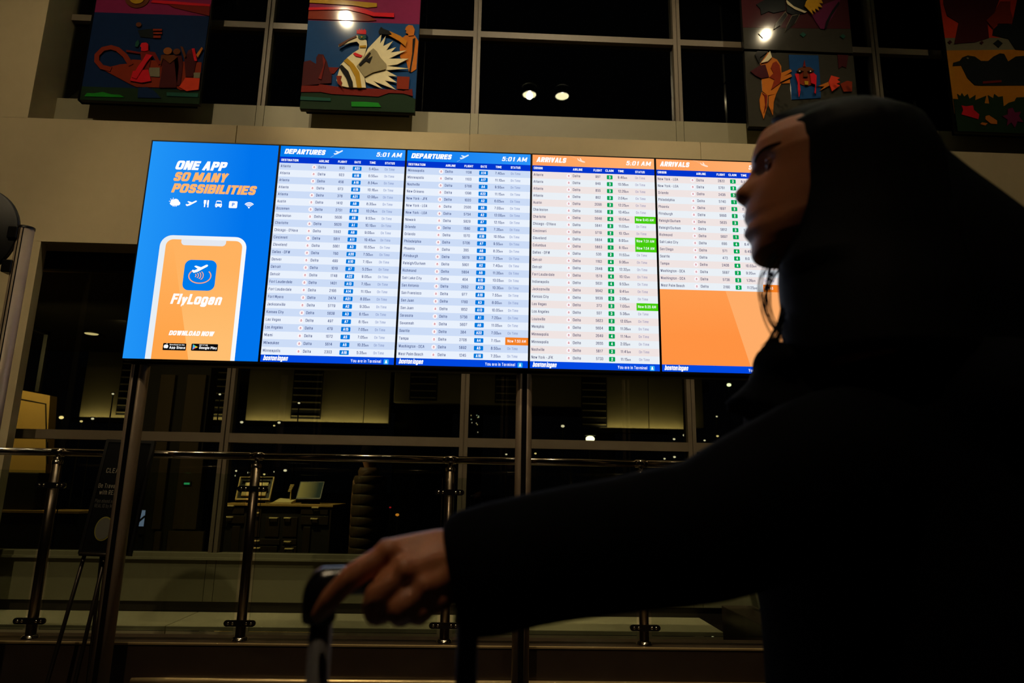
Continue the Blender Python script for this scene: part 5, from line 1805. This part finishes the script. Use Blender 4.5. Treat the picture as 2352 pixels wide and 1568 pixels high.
def head_ring(z, n=96):
    f = (z - zch) / HEADH
    pf = interp(prof, z)
    p0 = min(interp(basep, z), pf + .02)
    bump = pf - p0
    w = interp([(0, .030), (.06, .044), (.14, .053), (.25, .060), (.40, .066), (.55, .070), (.68, .0735), (.80, .069), (.90, .054), (.97, .028), (1.0, .008)], f)
    back = a_br - interp([(0, .085), (.10, .105), (.20, .118), (.30, .150), (.42, .176), (.55, .188), (.70, .192), (.82, .182), (.92, .150), (1.0, .105)], f)
    if f > .93:
        t = (f - .93) / .07
        p0 = p0 + (a_br - .095 - p0) * t * t * .8
        back = back + (a_br - .10 - back) * t * .2
    ac = back + (p0 - back) * .52
    sg_ = interp([(zch, .028), (zmo - .026, .026), (zmo - .010, .024), (zmo + .010, .024), (zno - .022, .0175), (zno - .010, .0135), (zno + .006, .0118), (zno + .022, .0085), (zey, .0080), (zey + .02, .012)], z)
    ring = []
    for i in range(n):
        th = 2 * math.pi * i / n
        c, s = math.cos(th), math.sin(th)
        ex_p = 2.0 if c > 0 else 2.35
        r = (abs(c) ** ex_p + abs(s) ** ex_p) ** (-1 / ex_p)
        a = ac + (p0 - ac if c > 0 else ac - back) * c * r
        b = w * s * r
        if c > 0:
            a += bump * math.exp(-(b / sg_) ** 2 / 2)
            for sd in (-1, 1):
                a -= .0105 * math.exp(-((b - sd * .032) / .0150) ** 2 - ((z - zey) / .0110) ** 2)       # eye sockets
                a += .0035 * math.exp(-((b - sd * .030) / .016) ** 2 - ((z - zey - .016) / .007) ** 2)   # brow ridge
                a += .0030 * math.exp(-((b - sd * .040) / .018) ** 2 - ((z - zey + .035) / .016) ** 2)   # cheek
                a += .0050 * math.exp(-((b - sd * .0125) / .0055) ** 2 - ((z - zno + .004) / .0065) ** 2) # nostril wing
        ring.append(hp(a, b, z))
    return ring


sk = MB()
NZ = 110
sk.loft([head_ring(zch + HEADH * (k / NZ) * .999) for k in range(NZ + 1)])
# neck and trunk under the clothes
an = a_br - .105
nk = [Vector(hp(an, 0, zch + .05)), Vector(hp(an - .004, 0, zch - .01)), Vector(hp(an - .018, 0, zch - .07)), Vector(hp(an - .03, 0, zch - .13))]
sk.tube(nk, [.050, .052, .056, .075], 24)
tx, ty = .545, .86
zs = zch - .12


def oval(z, rx, ry, cx=None, cy=None, n=40):
    cx = tx if cx is None else cx
    cy = ty if cy is None else cy
    return [(cx + rx * math.cos(2 * math.pi * i / n), cy + ry * math.sin(2 * math.pi * i / n), z) for i in range(n)]


sk.loft([oval(.78, .10, .15), oval(.95, .09, .13), oval(1.10, .095, .14), oval(zs - .05, .075, .11), oval(zs + .0, .045, .06)])
for sd in (-1, 1):
    sk.tube([(tx, ty + sd * .085, .84), (tx - .02 * sd, ty + sd * .09, .45), (tx - .05 * sd, ty + sd * .09, .07)], [.075, .055, .036], 16)
    sk.tube([(tx - .05 * sd + .04, ty + sd * .09, .035), (tx - .05 * sd - .12, ty + sd * .09, .03)], [.03, .026], 12)
# far arm hanging by the side
sk.tube([(tx, ty + .17, zs - .03), (tx + .02, ty + .22, 1.0), (tx - .04, ty + .23, .80), (tx - .07, ty + .22, .70)], [.045, .042, .034, .03], 14)

# near arm reaching forward to the handle
sh = Vector((tx - .01, ty - .10, zs - .075))
arm_px = [((1880, 1110), .72), ((1600, 1213), .655), ((1300, 1275), .635), ((1110, 1295), .632), ((1040, 1292), .630)]
armp = [sh] + [at(p[0], p[1], y) for p, y in arm_px]
sk.tube(armp, [.040, .046, .043, .036, .030, .0275], 20)
# palm: from the wrist to the row of knuckles
W0 = at(1040, 1290, .630)
MCP = [at(893, 1272, .606), at(930, 1314, .594), at(971, 1350, .596), at(1001, 1381, .606)]
WR = [at(1020, 1258, .634), at(1026, 1284, .620), at(1032, 1308, .618), at(1036, 1330, .626)]
for m_, w_, r_ in zip(MCP, WR, (.0150, .0150, .0145, .0130)):
    mid = (m_ + w_) / 2
    sk.tube([w_, mid, m_], [.0170, .0155, r_ * .86], 16)
for i in range(3):
    sk.tube([(WR[i] + WR[i + 1]) / 2, (MCP[i] + MCP[i + 1]) / 2 * .9 + (WR[i] + WR[i + 1]) / 2 * .1], [.017, .0125], 14)
# fingers: knuckle, two bends, tip
FING = [
    [MCP[0], at(812, 1322, .600), at(760, 1375, .606), at(731, 1412, .616)],
    [MCP[1], at(868, 1368, .590), at(862, 1408, .604), at(884, 1412, .626)],
    [MCP[2], at(917, 1396, .588), at(920, 1414, .608), at(942, 1408, .630)],
    [MCP[3], at(958, 1404, .594), at(962, 1414, .610), at(982, 1406, .628)],
]
FR = [(.0112, .0100, .0088, .0062), (.0115, .0105, .0094, .0072), (.0110, .0100, .0090, .0070), (.0098, .0088, .0080, .0062)]


def bend(pts, n=6):
    """smooth the joints a little"""
    out = []
    for i in range(len(pts) - 1):
        p0 = pts[max(i - 1, 0)]; p1 = pts[i]; p2 = pts[i + 1]; p3 = pts[min(i + 2, len(pts) - 1)]
        for k in range(n):
            t = k / n
            out.append(.5 * ((2 * p1) + (-p0 + p2) * t + (2 * p0 - 5 * p1 + 4 * p2 - p3) * t * t + (-p0 + 3 * p1 - 3 * p2 + p3) * t ** 3))
    out.append(pts[-1])
    return out


for pts, rr in zip(FING, FR):
    q = bend(pts)
    rad = [interp([(0, rr[0]), (1, rr[1]), (2, rr[2]), (3, rr[3])], 3 * i / (len(q) - 1)) for i in range(len(q))]
    for i in range(len(q)):
        u = 3 * i / (len(q) - 1)
        rad[i] *= 1 + .07 * math.exp(-((u - 1) / .18) ** 2) + .05 * math.exp(-((u - 2) / .15) ** 2)
    sk.tube(q, rad, 14)
    sk.sphere(q[-1], rr[3] * .98, 12, 8)
for m_ in MCP:
    sk.sphere(m_ + Vector((0, -.002, .002)), .0118, 12, 8)
TH = bend([at(985, 1318, .640), at(925, 1330, .668), at(880, 1345, .674), at(852, 1362, .668)])
sk.tube(TH, [interp([(0, .0165), (.4, .0125), (.7, .0112), (1, .0075)], i / (len(TH) - 1)) for i in range(len(TH))], 14)

person = obj('person', fuse(sk, .0024, 2, .35), SKIN, smooth=True, base=(tx, ty, 0))
tag(person, 'person in black coat seen in profile, looking left with one hand on a suitcase handle', 'person')

# eyes and brows
for sd in (-1, 1):
    ae = face_at(.033, zey) - .0185
    e = obj('eye', MB().sphere(hp(ae, sd * .033, zey), .0118, 20, 14), mat('shaded_eye_white', (96, 86, 80), .25), person, True)  # white is darkened, the socket's shade is put into its colour
    obj('iris', MB().sphere(hp(ae + .0076, sd * .034, zey - .001), .0054, 14, 8), mat('dark_iris', (16, 11, 9), .2), e, True)
    br_ = []
    for i in range(11):
        t = i / 10
        b = .020 + .038 * t
        z = zey + .0125 + .0060 * math.sin(t * 2.6)
        br_.append(hp(face_at(b, z) + .0012, sd * b, z))
    obj('eyebrow', MB().tube(br_, [.0008, .0014, .0018, .0020, .0020, .0019, .0018, .0016, .0013, .0010, .0006], 8), HAIR, person, True)
    for nm, zo, sg2 in (('upper_eyelid', .0048, -1), ('lower_eyelid', -.0062, 1)):
        ll = []
        for i in range(9):
            b = .0185 + .0036 * i
            arcz = zo * (1 - ((b - .033) / .0165) ** 2)
            ll.append(hp(ae + math.sqrt(max(1e-6, .0122 ** 2 - (b - .033) ** 2 * .55 - arcz ** 2)), sd * b, zey + arcz))
        obj(nm, MB().tube(ll, [.0008, .0015, .0018, .0019, .0019, .0019, .0018, .0015, .0008], 8), SKIN, person, True)
lp = []
for i in range(11):
    b = -.022 + .0044 * i
    lp.append(hp(face_at(b, zmo) + (interp(prof, zmo) - face_at(0, zmo)) * math.exp(-(b / .021) ** 2 / 2) - .0002, b, zmo + .0006))
LIP = mat('lip', (128, 62, 56), .4)
obj('mouth_line', MB().tube(lp, .0012, 6), mat('mouth_dark', (40, 14, 14), .6), person, True)

# hair: a cap that leaves the face free, locks falling beside the neck, loose strands
hair = MB()
hf_px = [(1800, 236), (1775, 259), (1772, 280), (1794, 303), (1810, 345), (1816, 400), (1818, 480), (1812, 560), (1794, 606), (1788, 628), (1786, 655), (1790, 700), (1795, 730), (1793, 765), (1800, 800), (1815, 840)]
hfront = [(z, a) for a, z in (L(*p) for p in hf_px)]
z_lo, z_hi = L(1815, 840)[1], L(1930, 223)[1] - .017
rings = []
for k in range(41):
    f = k / 40
    z = z_lo + (z_hi - z_lo) * (1 - (1 - f) ** 1.5)
    g = (z - zch) / HEADH
    fr_ = interp(hfront, z)
    bk = a_br - interp([(-.8, .225), (-.3, .225), (0, .220), (.3, .214), (.6, .212), (.8, .200), (.93, .168), (1.0, .146), (1.08, .110)], g)
    wd_ = interp([(-.8, .095), (-.3, .088), (0, .080), (.3, .0800), (.45, .0825), (.6, .0865), (.72, .0885), (.83, .083), (.92, .068), (1.0, .042), (1.07, .012)], g)
    ac = (fr_ + bk) / 2
    ring = []
    for i in range(60):
        th = 2 * math.pi * i / 60
        wv = 1 + .010 * math.sin(23 * th + 2 * math.sin(z * 40)) + .012 * math.sin(5 * th)
        sq = (abs(math.cos(th)) ** 2.7 + abs(math.sin(th)) ** 2.7) ** (-1 / 2.7) if math.cos(th) > 0 and -.1 < g < .85 else 1.0
        ring.append(hp(ac + (fr_ - bk) / 2 * math.cos(th) * sq * (1 if math.cos(th) > 0 else wv), wd_ * math.sin(th) * sq * wv, z))
    rings.append(ring)
hair.loft(rings)
obj('hair', hair, HAIR, person, True)
random.seed(11)
st = MB()
loose = [[(1778, 600), (1766, 618), (1752, 650), (1748, 690), (1757, 730), (1775, 768), (1792, 792)],
         [(1790, 620), (1772, 650), (1758, 684), (1757, 715), (1770, 745), (1797, 770)],
         [(1785, 610), (1770, 640), (1765, 690), (1772, 735), (1790, 775), (1800, 800)],
         [(1800, 725), (1788, 765), (1768, 798), (1752, 820), (1738, 842)],
         [(1798, 740), (1782, 775), (1764, 800), (1745, 828), (1740, 850)],
         [(1802, 690), (1795, 740), (1786, 772), (1770, 792), (1752, 806)]]
for k in range(46):
    src = random.choice(loose)
    dx, dy, db = random.uniform(-5, 7), random.uniform(-6, 8), random.uniform(-.02, .05)
    pts = []
    for i, (x, y) in enumerate(src):
        a, z = L(x + dx + random.uniform(-2.5, 2.5), y + dy)
        pts.append(Vector(hp(a, db, z)))
    q = bend(pts, 4)
    st.tube(q, [.0008 * (1 - .6 * i / len(q)) for i in range(len(q))], 4)
for k in range(34):      # short flyaway hairs along the hairline and crown
    a, z = L(random.uniform(1762, 1960), 0)[0], 0
    x = random.uniform(1762, 2060)
    y = interp([(1757, 292), (1776, 260), (1800, 238), (1850, 226), (1930, 222), (2000, 230), (2060, 244)], x) + 4
    a0, z0 = L(x, y)
    a1, z1 = L(x - random.uniform(2, 16), y - random.uniform(3, 12))
    b = random.uniform(-.03, .03)
    a2, z2 = (a0 + a1) / 2 + random.uniform(-.003, .003), (z0 + z1) / 2 + .002
    st.tube([hp(a0, b, z0), hp(a2, b, z2), hp(a1, b, z1)], [.0007, .0006, .0003], 4)
tag(obj('loose_strands', st, HAIR, person), kind='stuff')

# coat: trunk, sleeves, collar and hood grown into one cloth surface
ct_ = MB()


def front_x(px, py, Y=.80):
    q = at(px, py, Y)
    return q.x, q.z


tr_px = [(1848, 1800), (1838, 1640), (1832, 1560), (1822, 1450), (1806, 1370), (1790, 1300), (1780, 1100), (1768, 930)]
rings = []
rings.append(oval(.50, .175, .215))
rings.append(oval(.70, .170, .21))
for px, py in tr_px:
    fx_, fz_ = front_x(px, py)
    if fz_ < .72:
        continue
    rx = .150 if fz_ < 1.1 else .145
    rings.append(oval(fz_, rx, .200 if fz_ < 1.12 else .185, cx=fx_ + rx + .006))
zl = rings[-1][0][2]
rings.append(oval(zl + .06, .135, .17, cx=rings[-1][0][0] - .145))
rings.append(oval(zl + .13, .105, .13, cx=.545))
rings.append(oval(zl + .19, .08, .09, cx=.545))
ct_.loft(rings)
# near sleeve, ring by ring from cuff to shoulder
sl = [((1012, 1196), (1062, 1462), .632), ((1050, 1172), (1090, 1466), .633), ((1120, 1152), (1150, 1460), .635), ((1200, 1134), (1225, 1440), .638), ((1300, 1114), (1318, 1424), .642),
      ((1400, 1097), (1412, 1411), .648), ((1500, 1074), (1508, 1400), .655), ((1565, 1062), (1572, 1394), .660), ((1640, 1014), (1650, 1384), .668), ((1720, 968), (1735, 1362), .680), ((1800, 925), (1800, 1340), .70), ((1900, 890), (1880, 1310), .72), ((2010, 880), (1990, 1290), .735), ((2110, 900), (2090, 1250), .75)]
ring_ = []
random.seed(3)
for k, (tp, bt, Y) in enumerate(sl):
    a, b = at(*tp, Y), at(*bt, Y)
    cc = (a + b) / 2
    u = (a - b) / 2
    n = 36
    dpt = u.length * (.86 if k < 9 else .8)
    ring_.append([cc + u * math.cos(2 * math.pi * i / n) + Vector((0, 1, 0)) * (dpt * math.sin(2 * math.pi * i / n)) for i in range(n)])
ct_.loft(ring_)
# far sleeve
ct_.tube([(tx, ty + .15, zs - .04), (tx + .03, ty + .23, 1.02), (tx - .03, ty + .245, .84), (tx - .05, ty + .24, .76)], [.085, .075, .066, .062], 24)
for sd in (-1, 1):
    ct_.sphere((tx, ty + sd * .125, zs - .065), (.105, .095, .085), 24, 14)
# collar lobe at the throat
cl_ = at(1778, 838, .79)
ct_.sphere(cl_, (.020, .05, .028), 20, 12)
ct_.tube([at(1790, 850, .80), at(1800, 900, .80), at(1790, 960, .80)], [.030, .05, .07], 20)
coat = obj('coat', fuse(ct_, .0075, 3, .5), COAT, person, True)
# loose hood draped from the crown down over the shoulders and back
hd = MB()
edge = [((1965, 262), .030), ((2000, 268), .050), ((2032, 280), .062), ((2075, 318), .076), ((2108, 356), .086), ((2150, 400), .096), ((2208, 450), .106), ((2262, 494), .116), ((2330, 556), .130), ((2380, 630), .144),
        ((2405, 720), .156), ((2405, 840), .160), ((2370, 960), .150), ((2300, 1060), .130)]
rings = []
for k, ((px, py), ry) in enumerate(edge):
    q = at(px, py, .84)
    xf = at(interp([(0, 1985), (2, 1930), (5, 1900), (9, 1890), (13, 1900)], k), py, .82).x
    n = 44
    cx, rx = (q.x + xf) / 2, (q.x - xf) / 2
    rings.append([(cx + rx * math.cos(2 * math.pi * i / n), .845 + ry * math.sin(2 * math.pi * i / n) * (1 + .03 * math.sin(5 * 2 * math.pi * i / n + k * .5)), q.z) for i in range(n)])
hd.loft(rings)
obj('hood', fuse(hd, .008, 4, .5), COAT, person, True)
# trousers and shoes
for sd in (-1, 1):
    obj('trouser_leg', MB().tube([(tx, ty + sd * .085, .80), (tx - .02 * sd, ty + sd * .09, .45), (tx - .05 * sd, ty + sd * .09, .06)], [.095, .075, .062], 20), TROU, person, True)
    x0 = tx - .05 * sd
    obj('shoe', MB().loft([[(x0 + dx, ty + sd * .09 + w * math.cos(2 * math.pi * i / 16), .004 + h * (.5 + .5 * math.sin(2 * math.pi * i / 16))) for i in range(16)]
                           for dx, w, h in ((.075, .02, .05), (.06, .036, .085), (0, .042, .10), (-.08, .046, .07), (-.15, .044, .05), (-.185, .022, .03))]), SHOE, person, True)

# ------------------------------------------------------------------ suitcase
YH = .640
hl, hr = at(742, 1337, YH), at(1080, 1334, YH)
sc_ = thing('suitcase', ((hl.x + hr.x) / 2, YH + .02, 0), 'black wheeled suitcase with raised telescopic handle held by the person', 'suitcase')
GRIP = mat('black_rubber_grip', (12, 12, 13), .25, spec=.9)
TUBE = mat('grey_anodised_tube', (84, 80, 80), .65, metal=.1)
zb_ = at(742, 1432, YH).z
grip = MB()
gpath = [Vector((hl.x - .001, YH, zb_)), Vector((hl.x - .002, YH, hl.z - .010)), Vector((hl.x + .004, YH, hl.z + .000)), Vector((hl.x + .022, YH, hl.z + .002)), Vector((hr.x - .022, YH, hr.z + .002)), Vector((hr.x - .004, YH, hr.z)), Vector((hr.x + .002, YH, hr.z - .010)), Vector((hr.x + .001, YH, zb_))]
grip.tube(bend(gpath, 5), [.0150 if (i < 12 or i > 24) else .0128 for i in range(len(bend(gpath, 5)))], 18, flat=1.0, up=(0, 1, 0))
obj('handle_grip', fuse(grip, .003, 5, .5), GRIP, sc_, True)
for xx in (hl.x + .001, hr.x - .001):
    obj('telescopic_tube', MB().tube([(xx, YH, .58), (xx, YH, zb_ + .004)], .0098, 18), TUBE, sc_, True)
    obj('tube_collar', MB().tube([(xx, YH, .560), (xx, YH, .59)], .015, 16), GRIP, sc_, True)
xm = (hl.x + hr.x) / 2
SHELL = mat('black_suitcase_shell', (16, 16, 18), .35, noise_scale=20, noise_amt=.2)
obj('shell', MB().bevbox(xm - .19, xm + .19, YH - .03, YH + .20, .05, .57, .03), SHELL, sc_)
for i in range(5):
    obj('shell_rib', MB().bevbox(xm - .15 + i * .065, xm - .115 + i * .065, YH - .034, YH - .028, .10, .52, .002), SHELL, sc_)
for dx in (-.15, .15):
    for dy in (.0, .17):
        wcl = obj('wheel', MB().lathe((0, 0, 0), [(.001, -.012), (.022, -.012), (.024, -.006), (.024, .006), (.022, .012), (.001, .012)], 18), GRIP, sc_, True)
        wcl.rotation_euler = (math.pi / 2, 0, 0)
        for v in wcl.data.vertices:
            v.co += BASE[sc_.name]
        wcl.location = Vector((xm + dx, YH + dy, .024)) - BASE[sc_.name]
        obj('wheel_fork', MB().box(xm + dx - .012, xm + dx + .012, YH + dy - .018, YH + dy + .018, .03, .052), GRIP, sc_)
